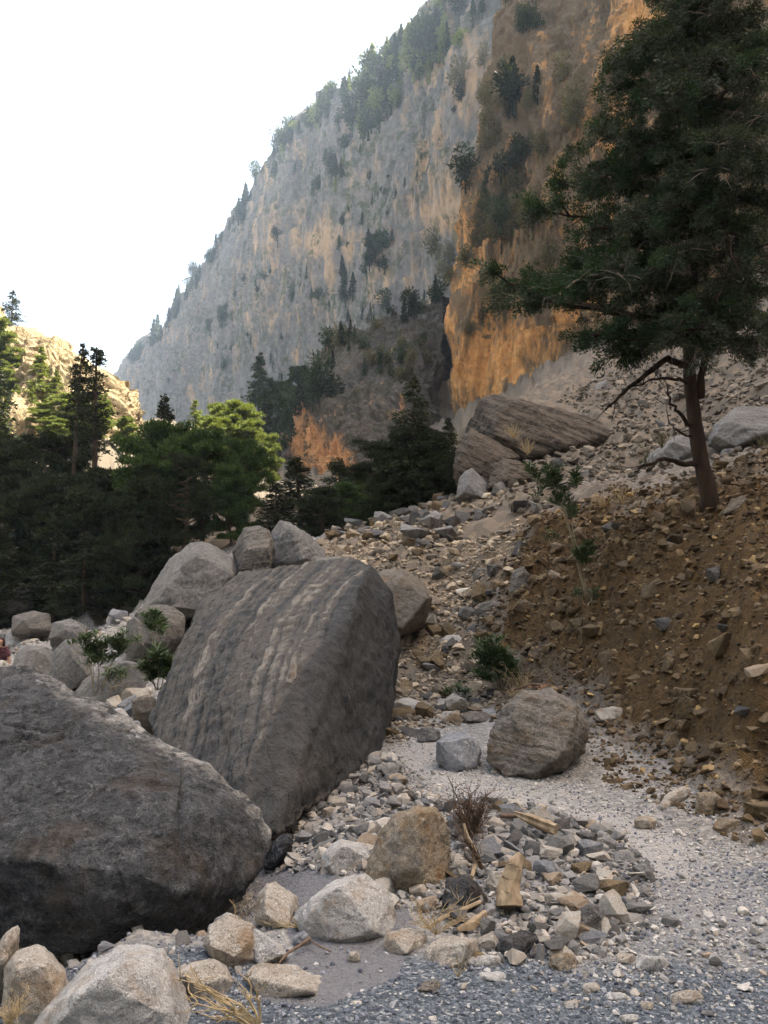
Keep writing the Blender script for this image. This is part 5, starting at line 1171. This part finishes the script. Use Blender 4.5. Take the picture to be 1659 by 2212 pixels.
# ------------------------------------------------------------------ the large conifer on the right
def big_conifer():
    rs = np.random.RandomState(5); root = link('conifer_tree', None, loc=(4.2, 10.6, 2.3)); base = np.array(root.location)
    tag(root, 'large dark conifer with a bare leaning trunk growing out of the brown bank', 'tree')
    def Pw(u, v, Y): return W(u, v, Y) - base
    tr = [(1540,1135,10.5),(1530,1060,10.5),(1512,980,10.5),(1500,900,10.5),(1490,820,10.5),(1487,740,10.5),(1492,640,10.5),(1505,520,10.5),(1520,380,10.5),(1535,220,10.5),(1545,60,10.5),(1550,-120,10.5),(1555,-300,10.5)]
    A = Acc(); P = np.array([Pw(*q) for q in tr]); rad = np.array([.15, .11, .094, .086, .08, .076, .07, .065, .06, .055, .045, .035, .02])
    tt = np.linspace(0, 1, 60); P2 = np.stack([np.interp(tt, np.linspace(0, 1, len(P)), P[:, k]) for k in range(3)], -1); r2 = np.interp(tt, np.linspace(0, 1, len(rad)), rad)
    P2 += 0.012 * rs.normal(size=P2.shape).cumsum(0) * 0.15
    A.tube(P2, r2 * (1 + .05 * rs.normal(size=60)), 16)
    for k in range(6):                            # root flare
        a = k * 1.05 + .3; A.tube([P2[1] + [0, 0, .05], P2[0] + [math.cos(a) * .22, math.sin(a) * .22, .02], P2[0] + [math.cos(a) * .42, math.sin(a) * .42, -.22]], [.09, .07, .03], 8)
    link('trunk', A.mesh('trunk', M['barkred']), root)
    # second stem and bare dead boughs under the crown
    def limb(pts, r0, r1, nm='branch', mat='barkred'):
        a = np.array([Pw(*q) for q in pts]); t2 = np.linspace(0, 1, 16); q = np.stack([np.interp(t2, np.linspace(0, 1, len(a)), a[:, k]) for k in range(3)], -1)
        q[1:-1] += rs.normal(size=(14, 3)) * .012; B_ = Acc(); B_.tube(q, np.linspace(r0, r1, 16), 8)
        for j in range(5):
            k = rs.randint(5, 15); d = unit(rs.normal(size=3)) * rs.uniform(.1, .35); B_.tube([q[k], q[k] + d * .5 + [0, 0, -.03], q[k] + d], [.008, .005, .002], 4)
        link(nm, B_.mesh('branch', M[mat]), root); return q
    limb([(1514,860,10.45),(1518,800,10.45),(1527,750,10.5),(1540,700,10.5),(1560,640,10.6)], .05, .035)
    limb([(1492,790,10.5),(1440,775,10.2),(1390,815,10.0),(1345,850,9.8),(1308,885,9.7)], .05, .012)
    limb([(1490,830,10.5),(1450,815,10.3),(1400,822,10.2),(1360,840,10.0)], .025, .006)
    limb([(1495,925,10.5),(1470,895,10.3),(1448,870,10.2),(1440,830,10.1)], .03, .008)
    limb([(1508,1003,10.5),(1470,1000,10.3),(1430,990,10.1),(1385,1008,10.0),(1370,1020,9.9)], .04, .010)
    limb([(1500,945,10.5),(1470,935,10.4),(1445,915,10.2)], .02, .005)
    # boughs: start v on trunk, end (u, v), depth of the end
    bo = [(740,1170,665,9.6),(700,1095,612,9.9),(690,1250,725,9.2),(640,1120,590,10.6),(620,1195,565,10.0),(600,1260,640,9.0),(560,1235,520,10.4),(520,1215,430,10.3),(480,1300,500,9.2),(450,1225,390,10.8),(400,1275,340,10.0),(360,1245,270,10.5),(320,1330,300,9.2),
          (260,1310,200,10.3),(200,1325,145,10.7),(150,1380,100,10.0),(90,1450,50,10.4),(40,1480,-20,10.2),(-60,1480,-90,10.5),(-100,1500,-200,10.3),(0,1480,60,8.9),(300,1430,330,8.6),(480,1420,480,8.5),(620,1390,620,8.5),(720,1420,720,8.8),(740,1280,775,9.9),(730,1350,700,10.3),
          (600,1350,560,11.6),(400,1400,400,12.0),(200,1420,200,12.0),(740,1600,700,9.0),(690,1680,640,9.4),(620,1720,560,10.2),(560,1640,520,8.8),(450,1730,420,9.6),(380,1650,360,8.7),(300,1740,280,10.0),(220,1660,180,9.0),(120,1740,120,10.4),(60,1650,40,9.2),(-40,1700,-60,10.0),
          (680,1600,690,12.0),(500,1680,500,12.3),(300,1680,260,12.4),(100,1660,60,12.0),(740,1540,760,9.6),(660,1560,640,8.3),(520,1540,470,8.2),(340,1560,300,8.3),(160,1540,140,8.5),(20,1560,0,8.8),(-100,1620,-140,9.6),(745,1640,770,10.5)]
    bo += [(700,1480,740,9.0),(600,1440,560,8.4),(450,1480,520,8.6),(380,1480,400,8.4),(280,1480,240,8.6),(180,1420,110,8.9),(100,1480,160,8.5),(60,1350,130,9.4),(20,1400,80,9.8),(-20,1480,-40,8.8),(-60,1560,-60,8.9),(650,1620,690,8.6),(420,1600,540,8.4),(250,1600,320,8.6),(90,1620,180,8.6),(350,1300,400,9.6),(550,1270,590,9.6)]
    bo += [(640,1470,690,11.4),(560,1480,600,11.8),(430,1500,440,11.8),(250,1500,280,11.8),(350,1380,380,10.5),(150,1450,150,9.6),(250,1400,240,9.8),(500,1350,560,10.0),(600,1460,640,9.4),(80,1600,100,11.3),(400,1600,420,11.3),(560,1620,620,11.0),(200,1600,220,10.8),(380,1330,420,10.2)]
    C1, D1, C2, D2 = [], [], [], []
    tv = np.array([q[1] for q in tr], float); tu = np.array([q[0] for q in tr], float)
    for vs, ue, ve, Ye in bo:
        us = float(np.interp(-vs, -tv, tu)); s = Pw(us, vs, 10.5); e = Pw(ue, ve, Ye); e = e + rs.normal(size=3) * .12; L = np.linalg.norm(e - s)
        q = curve(s, e, 12, rs, rs.uniform(-.06, .12), .10); B_ = Acc(); B_.tube(q, np.linspace(.04, .006, 12) * (0.6 + .25 * L), 6)
        bd = unit(e - s); side = unit(np.cross(bd, [0, 0, 1]))
        nsub = int(11 + 8 * L)
        for j in range(nsub):
            t = rs.uniform(.16, 1.0) ** .75; k = t * 11; i0 = min(int(k), 10); p = q[i0] + (q[i0 + 1] - q[i0]) * (k - i0)
            lat = side * rs.choice([-1, 1]) * rs.uniform(.3, 1) + bd * rs.uniform(.3, 1.0) + np.array([0, 0, rs.uniform(-.55, .55)])
            sl = rs.uniform(.2, .62) * (1.15 - .45 * t); tip = p + unit(lat) * sl; tw = curve(p, tip, 5, rs, .05, .1)
            B_.tube(tw, np.linspace(.010, .002, 5), 4)
            left = rs.rand() < (.75 if (ue < 1330 and t > .4) else .18)
            # sprays: many small scale-leaved sprigs round each twig, hanging a little
            m = int(470 * sl / .45); ti = rs.uniform(.08, 1.08, m)
            c = np.stack([np.interp(ti, np.linspace(0, 1, 5), tw[:, k]) for k in range(3)], -1)
            rad_ = .115 * np.sin(np.clip(ti, .1, 1) * 2.7) + .03
            n_ = unit(rs.normal(size=(m, 3))); c = c + n_ * (rad_ * rs.rand(m) ** .5)[:, None] * [1, 1, .85]
            keep_ = pn(c * 4.0, 9) > -.12; c, n_, ti = c[keep_], n_[keep_], ti[keep_]; m = len(c)
            if m < 4: continue
            d = n_ * .8 + unit(lat) * .8 + np.array([0, 0, -.1 if not left else .25]) + rs.normal(size=(m, 3)) * .3
            (C2 if left else C1).append(c); (D2 if left else D1).append(d)
        for j in range(3 + int(2 * L)):           # bare hanging twigs
            k = rs.randint(2, 12); p = q[k]; d = np.array([rs.normal() * .12, rs.normal() * .12, -rs.uniform(.1, .4)])
            B_.tube([p, p + d * .5 + rs.normal(size=3) * .03, p + d], [.005, .004, .0015], 4)
        link('branch', B_.mesh('branch', M['barkred' if rs.rand() < .6 else 'twig']), root)
    for C, D, nm, mt in ((C1, D1, 'crown', 'bigpine'), (C2, D2, 'branch_tips', 'bigpine2')):
        C, D = np.concatenate(C), np.concatenate(D)
        V, F = leafquads(C, D, .040 * rs.uniform(.6, 1.5, len(C)), .0135 * rs.uniform(.7, 1.5, len(C)), rs)
        o = link(nm, meshnp(nm, V, F, M[mt], False), root)
        if nm == 'branch_tips': o['label'] = 'fresher green tips of the left-hand boughs'
big_conifer()

# ------------------------------------------------------------------ small plants, driftwood, dry roots
def lance(C, D, L, Wd, rs, up=0.3):
    """Pointed leaves with a fold: six-vertex blades as two quads."""
    D = unit(D); S = unit(np.cross(D, np.array([0, 0, 1.0]) + rs.normal(size=C.shape) * .25)); N = np.cross(S, D)
    L = np.broadcast_to(L, (len(C),))[:, None]; Wd = np.broadcast_to(Wd, (len(C),))[:, None]
    b = C; t = C + D * L - N * L * .12; m = C + D * L * .5 + N * L * .03
    V = np.stack([b, m + S * Wd / 2 + N * Wd * .2, t, m - S * Wd / 2 + N * Wd * .2, m], 1).reshape(-1, 3); k = np.arange(len(C))[:, None] * 5
    return V, np.concatenate([k + [0, 1, 2, 4], k + [0, 4, 2, 3]])
def oleander(label, Y, stems, group, seed, L=.12, tuft=26, cat='plant', name='oleander', sr=.008, flower=None, mat='oleander', dens=1.0, base=None):
    """stems: lists of (u, v) from the ground up; leaves in whorls toward each tip."""
    rs = np.random.RandomState(seed); Y = min(Y, Yg(*stems[0][0], 2.4) - .02)
    b = W(stems[0][0][0], stems[0][0][1], Y) if base is None else np.array(base, float)
    root = link(name, None, loc=tuple(b)); tag(root, label, cat, group)
    Ls, Ds = [], []
    for st in stems:
        P = np.array([W(u, v, Y + .12 * rs.normal() * (i > 0)) for i, (u, v) in enumerate(st)]) - b
        t = np.linspace(0, 1, 12); q = np.stack([np.interp(t, np.linspace(0, 1, len(P)), P[:, k]) for k in range(3)], -1); q[1:] += rs.normal(size=(11, 3)) * .006
        A = Acc(); A.tube(q, np.linspace(sr, sr * .45, 12), 6)
        tips = [(q[-1], unit(q[-1] - q[-3]))]
        Lt = np.linalg.norm(q[-1] - q[0])
        for j in range(3):
            k = rs.randint(6, 11); d = unit(np.array([rs.normal() * .8, rs.normal() * .8, .6])); ln = min(.28, .35 * Lt) * rs.uniform(.5, 1); A.tube([q[k], q[k] + d * ln * .6, q[k] + d * ln + [0, 0, .03]], [sr * .5, sr * .4, sr * .3], 5); tips.append((q[k] + d * ln, d))
        link('stem', A.mesh('stem', M['stem']), root)
        for tp, d in tips:
            m = int(tuft * dens); tt = rs.rand(m) ** .9 * min(.34, .5 * Lt)
            c = tp - d * tt[:, None]; a = rs.uniform(0, 6.28, m); dd = np.stack([np.cos(a), np.sin(a), rs.uniform(.1, 1.3, m)], -1); Ls.append(c); Ds.append(dd)
    C, D = np.concatenate(Ls), np.concatenate(Ds); V, F = lance(C, D, L * rs.uniform(.7, 1.15, len(C)), L * .15, rs)
    link('foliage', meshnp('foliage', V, F, M[mat], False), root)
    if flower:
        c = W(flower[0], flower[1], Y - .1) - b; A = Acc()
        for j in range(14):
            a = rs.uniform(0, 6.28); d = np.array([math.cos(a), math.sin(a), rs.uniform(-.2, .8)]); V, F = lance((c + rs.normal(size=3) * .02)[None], d[None], .05, .04, rs); A.quads(V, F)
        link('flower', A.mesh('flower', M['pink'], False), root)
    return root
t = NT('pink_petals'); t.b.inputs['Base Color'].default_value = (0.70, 0.22, 0.27, 1); M['pink'] = t.m
GO = 'oleanders'
oleander('oleander with a spreading crown on thin pale stems beside the riverbed boulders', 10.6, [[(205,1515),(196,1450),(190,1405),(182,1372)], [(208,1515),(212,1460),(214,1410),(212,1370)], [(212,1512),(232,1450),(250,1410),(262,1372)], [(206,1515),(200,1460),(205,1420),(200,1395)], [(214,1510),(240,1440),(262,1400),(275,1388)]], GO, 1, .15, 56)
oleander('low leafy shoots at the foot of the spreading oleander', 10.2, [[(240,1490),(236,1465),(230,1445)], [(243,1490),(250,1465),(256,1448)], [(246,1488),(262,1470),(266,1452)]], GO, 2, .11, 18)
oleander('small oleander growing in front of the layered rock', 12.3, [[(332,1395),(326,1360),(318,1335)], [(334,1395),(338,1355),(336,1325)], [(336,1395),(346,1365),(350,1345)]], GO, 3, .17, 44)
oleander('dark oleander with one pink flower against the striped slab', 9.3, [[(338,1490),(325,1460),(315,1440)], [(342,1490),(342,1440),(340,1405)], [(345,1490),(356,1450),(362,1425)], [(340,1490),(330,1470),(330,1450)], [(345,1490),(366,1468),(368,1455)]], GO, 4, .15, 56, flower=(322,1433))
oleander('bushy green oleander on the scree at the left end of the brown bank', 9.9, [[(1075,1490),(1045,1440),(1035,1385)], [(1078,1490),(1062,1430),(1058,1375)], [(1080,1490),(1070,1450),(1040,1420)], [(1084,1490),(1092,1445),(1085,1405)], [(1088,1490),(1105,1460),(1108,1430)], [(1080,1490),(1050,1470),(1025,1452)], [(1084,1490),(1080,1460),(1060,1440)]], GO, 5, .15, 60)
oleander('small low green plant between the path and the bushy oleander', 10.0, [[(985,1515),(970,1500),(962,1488)], [(988,1515),(990,1498),(988,1482)], [(992,1515),(1002,1502),(1008,1495)]], GO, 6, .09, 20)
oleander('tall thin sapling with a pale bare stem leaning over the brown bank', 10.6, [[(1275,1310),(1258,1260),(1243,1200),(1226,1120),(1205,1070),(1188,1030),(1180,1008)], [(1275,1312),(1262,1250),(1240,1160),(1232,1100),(1240,1060),(1244,1025)], [(1277,1312),(1250,1215),(1228,1130),(1200,1075),(1165,1040),(1145,1020)], [(1274,1310),(1250,1215),(1228,1130),(1205,1060),(1200,1030),(1215,1008)]], GO, 7, .15, 62, name='sapling', cat='sapling', sr=.009)
oleander('green leafy shoots halfway up the pale sapling stem', 10.2, [[(1268,1235),(1258,1205),(1250,1185)], [(1270,1235),(1272,1200),(1270,1172)], [(1270,1235),(1260,1215),(1258,1195)]], GO, 8, .13, 46)
oleander('sparse green shoots at the foot of the pale sapling', 10.1, [[(1265,1310),(1255,1290),(1248,1275)], [(1270,1310),(1280,1290),(1290,1272)]], GO, 9, .09, 18)
oleander('single green sprig left of the pale sapling', 11.6, [[(1190,1180),(1186,1160),(1182,1145)], [(1192,1180),(1198,1165),(1203,1152)]], GO, 10, .08, 16)

def twigs(label, Y, base, targets, group, seed, mat='drybrown', r=.004, sub=5, name='dry_shrub', cat='shrub', sl=.14, jit=.05, part='twig'):
    rs = np.random.RandomState(seed); Y = min(Y, Yg(base[0], min(base[1], 2210), 2.4) * .985); b = W(base[0], base[1], Y); root = link(name, None, loc=tuple(b)); tag(root, label, cat, group)
    for u, v in targets:
        e = W(u, v, Y + rs.normal() * jit) - b; q = curve([0, 0, 0], e, 9, rs, rs.uniform(-.05, .1), .18); A = Acc(); A.tube(q, np.linspace(r, r * .35, 9), 5)
        for j in range(sub):
            k = rs.randint(2, 9); d = unit(unit(e) + rs.normal(size=3) * .7) * sl * rs.uniform(.3, 1); A.tube(curve(q[k], q[k] + d, 5, rs, 0, .15), np.linspace(r * .5, r * .2, 5), 4)
        link(part, A.mesh(part, M[mat]), root)
    return root
RT = np.random.RandomState(9)
twigs('dry brown leafless shrub behind the ochre boulder', 5.25, (1015,1812), [(985 + RT.uniform(-8, 68), 1730 + RT.uniform(-14, 45)) for _ in range(44)] + [(972,1700), (990,1690), (1040,1722)], None, 21, sub=9, sl=.12)
twigs('dry brown stems lying under the dry shrub toward the stump', 4.9, (1045,1880), [(1000 + RT.uniform(-12, 20), 1800 + RT.uniform(-12, 40)) for _ in range(12)], None, 22, sub=5, sl=.10)
twigs('pale straw-coloured root mass at the bottom edge beside the huge pale boulder', 3.02, (560,2225), [(412,2118),(418,2138),(428,2112),(440,2128),(455,2150),(430,2165),(470,2170),(500,2140),(520,2110),(498,2180),(540,2150),(470,2200),(415,2180)], 'dry roots and grass', 23, 'straw', .005, 5, 'dried_root', 'root', .10, .04, 'rootlet')
twigs('dry straw tuft spreading in front of the dark rounded boulder', 3.98, (940,2018), [(1035,1952),(1020,1962),(1000,1958),(930,1960),(900,1945),(888,1958),(905,1975),(890,1990),(985,1975),(1010,1985),(960,1965),(915,1955)], 'dry roots and grass', 24, 'straw', .0026, 7, 'dry_grass_tuft', 'dry grass', .10, .05, 'stalk')
twigs('little straw tuft between the pinkish block and the flat-topped boulder', 4.0, (640,2003), [(600,1995),(612,1985),(655,1985),(665,1998),(625,1978),(590,2003)], 'dry roots and grass', 25, 'straw', .003, 4, 'dry_grass_tuft', 'dry grass', .06, .03, 'stalk')
twigs('thin straw stalks standing by the tucked pale boulder', 3.8, (515,2015), [(505,1965),(520,1972),(512,1958),(530,1990)], 'dry roots and grass', 26, 'straw', .0025, 2, 'dry_grass_tuft', 'dry grass', .05, .03, 'stalk')
twigs('brown dry grass in the bottom left corner', 2.95, (20,2215), [(RT.uniform(-10, 70), RT.uniform(2130, 2190)) for _ in range(26)], 'dry roots and grass', 27, 'straw', .0022, 3, 'dry_grass_tuft', 'dry grass', .08, .04, 'stalk')
twigs('dry stalks at the front edge of the rubble pile', 3.55, (990,2110), [(975,2075),(1000,2080),(985,2060),(1010,2095)], 'dry roots and grass', 28, 'straw', .0025, 2, 'dry_grass_tuft', 'dry grass', .04, .03, 'stalk')
for k, (u, v, Y, w_, lb) in enumerate([(1140,975,22.3,26,'pale yellow grass tuft in front of the great outcrop'), (1110,940,22.3,20,'sparse tall grass against the layered strata'), (1395,1000,16.5,34,'dull green grass clump left of the conifer trunk'), (1430,960,17,30,'grey grass clump beside the broad rock shelf'), (1345,1085,14,30,'dry golden grass on top of the brown bank'), (1300,1090,14,22,'short dry grass left of the golden clump'), (1645,960,16.5,30,'green-grey grass at the right edge by the long pale rock'), (1130,1480,9.9,34,'dry grass stems right of the bushy oleander'), (1110,1500,10,20,'small dry grass at the foot of the bushy oleander'), (1640,1200,7.9,16,'thin grass on the bank near the right edge')]):
    twigs(lb, Y, (u, v + 8), [(u + RT.normal() * w_ * .6, v - RT.uniform(.3, 1.3) * w_) for _ in range(30)], 'grass clumps on the slope', 40 + k, 'straw' if k in (0, 1, 4, 5, 7, 8) else 'olive', .0012 * Y / 4, 2, 'grass_clump', 'grass', .06, .1, 'stalk')
def wood(label, pts, Y, radii, name, cat, seed, mat='drift', flat=1.0, sides=12, group='pieces of driftwood', rag=.12, n=40):
    rs = np.random.RandomState(seed); Yv = np.array([min(a_, Yg(p_[0], p_[1], 2.4) * .975) for a_, p_ in zip(np.broadcast_to(Y, (len(pts),)), pts)]); P = np.array([W(u, v, y_) for (u, v), y_ in zip(pts, Yv)]); b = P.mean(0); P = P - b
    t = np.linspace(0, 1, n); q = np.stack([np.interp(t, np.linspace(0, 1, len(P)), P[:, k]) for k in range(3)], -1); r = np.interp(t, np.linspace(0, 1, len(radii)), radii)
    A = Acc(); A.tube(q, r, sides); V = A.V[0]; k = np.arange(len(V)) % sides
    V = V + unit(V - np.concatenate([np.repeat(q, sides, 0), q[:1], q[-1:]])) * (rag * np.concatenate([np.repeat(r, sides), [0, 0]]) * (pn(np.stack([k * .9, V[:, 2] * 3, V[:, 0] * 3], -1), seed) + .5 * pn(V * 25, seed)))[:, None]
    A.V[0] = V; me = A.mesh(name, M[mat], False); return tag(link(name, me, loc=tuple(b)), label, cat, group)
wood('weathered upright driftwood stump with a dark broken foot in the rubble pile', [(1126,1846),(1112,1870),(1102,1900),(1098,1930),(1100,1958)], [3.95,3.93,3.92,3.9,3.88], [.02,.036,.045,.055,.06], 'driftwood', 'driftwood', 1, rag=.16, sides=24, n=70)
wood('long split driftwood plank lying across the top of the rubble pile', [(1112,1756),(1150,1772),(1202,1792)], [5.15,5.05,4.95], [.012,.03,.03], 'driftwood', 'driftwood', 2, rag=.35)
wood('short dark piece of wood behind the long driftwood plank', [(1080,1762),(1118,1763)], 5.2, [.012,.016,.010], 'driftwood', 'driftwood', 3, 'drybrown')
wood('crooked peeled stick leaning in front of the dry brown shrub', [(1002,1779),(1008,1805),(1024,1835),(1026,1868),(1019,1895)], [4.45,4.42,4.4,4.38,4.3], [.008,.012,.013,.012,.010], 'stick', 'stick', 4, group='sticks', rag=.1)
wood('thin straight peeled stick near the driftwood plank', [(1189,1796),(1205,1808),(1221,1823)], 4.8, [.006,.007,.005], 'stick', 'stick', 5, group='sticks')
wood('thin dark curved stick lying on the sand by the blue-grey rock', [(603,2080),(622,2058),(645,2044),(668,2028)], [3.45,3.5,3.58,3.62], [.004,.006,.007,.008], 'stick', 'stick', 6, 'drybrown', group='sticks')
wood('dark stick running right of the blue-grey rock', [(668,2030),(690,2044),(715,2056)], [3.62,3.58,3.5], [.004,.004,.003], 'stick', 'stick', 7, 'drybrown', group='sticks')
wood('curved tan stick lying through the straw tuft', [(918,2005),(950,1985),(1000,1965),(1038,1948)], [3.85,3.9,3.95,4.0], [.004,.008,.010,.008], 'stick', 'stick', 8, group='sticks')
wood('splintered tan wood fragment below the dark rounded boulder', [(988,2008),(1015,2000),(1048,1972)], [3.8,3.82,3.9], [.006,.020,.012], 'driftwood', 'driftwood', 9, rag=.4)
wood('small pale stick fork behind the dark rounded boulder', [(1022,1838),(1035,1828),(1052,1826)], 4.7, [.004,.005,.004], 'stick', 'stick', 10, group='sticks')
wood('fallen grey branch lying on the path top left of the broad boulder', [(1110,1490),(1150,1478),(1190,1480)], [8.2,8.1,8.1], [.010,.014,.008], 'stick', 'stick', 11, 'drybrown', group='sticks')
wood('short straw-coloured stick on the sand in front of the pinkish block', [(560,2050),(585,2048),(600,2049)], 3.58, [.003,.004,.003], 'stick', 'stick', 12, 'straw', group='sticks')
rsx = np.random.RandomState(4); t = NT('dry_leaf'); t.b.inputs['Base Color'].default_value = (0.22, 0.12, 0.06, 1); M['dryleaf'] = t.m
A = Acc(); c0 = W(1172, 1484, 7.95)
for k in range(16): V, F = lance((rsx.normal(size=3) * [.07, .05, .01])[None], unit(rsx.normal(size=3) * [1, 1, .3])[None], .07, .035, rsx); A.quads(V, F)
tag(link('fallen_leaves', A.mesh('fallen_leaves', M['dryleaf'], False), loc=tuple(c0)), 'orange-brown dead leaves on top of the broad brown-grey boulder', 'leaves')
t = NT('teal_plastic'); t.b.inputs['Base Color'].default_value = (0.02, 0.10, 0.09, 1); t.b.inputs['Roughness'].default_value = 0.5
c0 = W(1655, 1743, 5.35); g = np.linspace(-1, 1, 9); X, Z = np.meshgrid(g, g, indexing='ij'); Pp = np.stack([X * .018, .008 * np.sin(X * 4 + Z * 2), Z * .03 + .006 * np.cos(X * 5)], -1)
Pp2 = Pp + [0, .004, 0]; Fq = grid_faces(9, 9)
tag(link('plastic_scrap', meshnp('plastic_scrap', np.concatenate([Pp.reshape(-1, 3), Pp2.reshape(-1, 3)]), np.concatenate([Fq, Fq[:, ::-1] + 81]), t.m, True), loc=tuple(c0)), 'crumpled teal scrap caught in the bank at the right edge', 'litter')

# ------------------------------------------------------------------ the hiker resting beside the riverbed
def person():
    Y = 23.0; hip = W(5, 1434, Y); root = link('person', None, loc=tuple(hip)); tag(root, 'woman in dark red patterned top sitting by the riverbed, cut by the left edge', 'person')
    def skin(name, verts, edges, rads, mat, parent=root, lv=2, rootv=0):
        me = bpy.data.meshes.new(name); me.from_pydata([Vector(v) for v in verts], edges, []); o = bpy.data.objects.new(name, me); COL.objects.link(o)
        m = o.modifiers.new('k', 'SKIN'); m.use_smooth_shade = True
        for i, r in enumerate(rads): sv = me.skin_vertices[0].data[i]; sv.radius = (r, r) if not isinstance(r, tuple) else r; sv.use_root = (i == rootv)
        s = o.modifiers.new('s', 'SUBSURF'); s.levels = lv; s.render_levels = lv
        d_ = bpy.context.evaluated_depsgraph_get(); nm = bpy.data.meshes.new_from_object(o.evaluated_get(d_)); nm.name = name; bpy.data.objects.remove(o); bpy.data.meshes.remove(me)
        nm.materials.clear(); nm.materials.append(mat); return link(name, nm, parent)
    def col(nm, c, c2=None, s=30):
        t = NT(nm); co = t.coord(offset=False); t.out(t.mix(t.ramp(t.noise(co, s, 2, .5), [(.42, 0), (.5, 1)]), c, c2 or c)); return t.m
    sk = col('skin', (.42, .25, .17)); top = col('patterned_top', (.035, .008, .012), (.12, .05, .055), 22); tro = col('pale_trousers', (.42, .42, .38)); hr = col('dark_hair', (.03, .014, .012)); sh = col('boots', (.08, .06, .05))
    # body: pelvis, spine, neck, head, arms, legs, facing the camera and leaning a little forward, left arm down to the ground
    v = [(0, 0, 0), (0, -.06, .18), (0, -.12, .36), (0, -.13, .46), (0, -.15, .52), (0, -.16, .60), (0, -.17, .68),
         (-.15, -.12, .43), (-.22, -.14, .20), (-.16, -.34, .06), (-.13, -.42, .04),
         (.15, -.12, .43), (.23, -.12, .20), (.27, -.18, -.04), (.28, -.20, -.12),
         (-.09, -.05, -.02), (-.13, -.42, .12), (-.14, -.55, -.28), (-.14, -.68, -.32), (.09, -.05, -.02), (.14, -.42, .10), (.16, -.52, -.30), (.17, -.66, -.33)]
    e = [(0, 1), (1, 2), (2, 3), (3, 4), (4, 5), (5, 6), (2, 7), (7, 8), (8, 9), (9, 10), (2, 11), (11, 12), (12, 13), (13, 14), (0, 15), (15, 16), (16, 17), (17, 18), (0, 19), (19, 20), (20, 21), (21, 22)]
    r = [(.15, .11), (.125, .09), (.15, .10), (.07, .06), .045, .088, .075, .06, .042, .032, .028, .06, .042, .032, .028, .085, .06, .042, .04, .085, .06, .042, .04]
    skin('body', v, e, r, sk)
    for hx, hy, hz, d in ((-.13, -.42, .04, (0, -1, -.1)), (.28, -.20, -.12, (.1, -.3, -1))):      # hands with separate fingers
        d = unit(np.array(d, float)); s = unit(np.cross(d, [0, .3, 1.0])); vv = [(hx, hy, hz), tuple(np.array([hx, hy, hz]) + d * .05)]; ee = [(0, 1)]; rr = [.024, .026]
        for k, (o_, ln) in enumerate(((-.028, .065), (-.010, .078), (.010, .072), (.028, .055))):
            a = np.array(vv[1]) + s * o_ + d * .02; vv += [tuple(a), tuple(a + d * ln * .55), tuple(a + d * ln * .9 + np.array([0, -.008, -.018]))]; i = len(vv) - 3; ee += [(1, i), (i, i + 1), (i + 1, i + 2)]; rr += [.010, .009, .007]
        a = np.array(vv[0]) + s * .032 + d * .02; vv += [tuple(a), tuple(a + s * .02 + d * .04)]; i = len(vv) - 2; ee += [(0, i), (i, i + 1)]; rr += [.012, .009]
        skin('hand', vv, ee, rr, sk, lv=1)
    skin('top', [(0, -.005, .0), (0, -.06, .18), (0, -.12, .36), (0, -.13, .44), (-.15, -.12, .42), (-.22, -.14, .22), (.15, -.12, .42), (.23, -.12, .18)], [(0, 1), (1, 2), (2, 3), (2, 4), (4, 5), (2, 6), (6, 7)], [(.175, .135), (.15, .115), (.165, .12), (.085, .075), .085, .07, .085, .07], top)
    skin('trousers', [(0, 0, -.02), (-.09, -.05, -.03), (-.13, -.42, .11), (-.14, -.54, -.22), (.09, -.05, -.03), (.14, -.42, .09), (.16, -.51, -.24)], [(0, 1), (1, 2), (2, 3), (0, 4), (4, 5), (5, 6)], [(.16, .13), .11, .08, .062, .11, .08, .062], tro)
    for x_ in (-.14, .165): skin('boot', [(x_, -.54, -.30), (x_, -.56, -.36), (x_, -.70, -.37)], [(0, 1), (1, 2)], [.055, .06, .045], sh)
    skin('hair', [(0, -.13, .72), (0, -.11, .66), (-.07, -.12, .60), (-.085, -.14, .50), (.07, -.12, .60), (.09, -.14, .48), (0, -.09, .56)], [(0, 1), (1, 2), (2, 3), (1, 4), (4, 5), (1, 6)], [.075, .09, .05, .035, .05, .04, .07], hr)
    f = Acc()
    for x_ in (-.03, .03): f.tube([(x_, -.245, .625), (x_, -.25, .625)], [.010, .004], 8)
    link('eyes', f.mesh('eyes', hr), root)
    skin('nose', [(0, -.24, .615), (0, -.262, .585)], [(0, 1)], [.010, .013], sk, lv=1); skin('mouth', [(-.022, -.238, .548), (.022, -.238, .548)], [(0, 1)], [.006, .006], col('lips', (.30, .10, .09)), lv=1)
person()
# ------------------------------------------------------------------ the gorge's hazy air
if True:
    x0, x1, y0, y1, z0, z1 = -520, 420, -240, 1000, -8, 480
    V = np.array([(x, y, z) for x in (x0, x1) for y in (y0, y1) for z in (z0, z1)], float)
    F = [(0, 1, 3, 2), (4, 6, 7, 5), (0, 4, 5, 1), (2, 3, 7, 6), (0, 2, 6, 4), (1, 5, 7, 3)]
    m = bpy.data.materials.new('haze'); m.use_nodes = True; n_ = m.node_tree.nodes; n_.remove(n_['Principled BSDF'])
    pv = n_.new('ShaderNodeVolumePrincipled'); pv.inputs['Color'].default_value = (0.62, 0.78, 1.0, 1); pv.inputs['Density'].default_value = 0.00030; pv.inputs['Anisotropy'].default_value = 0.2
    m.node_tree.links.new(pv.outputs[0], n_['Material Output'].inputs['Volume'])
    tag(link('haze', meshnp('haze', V, np.array(F), m, False)), kind='stuff')
    SC.cycles.volume_bounces = 1
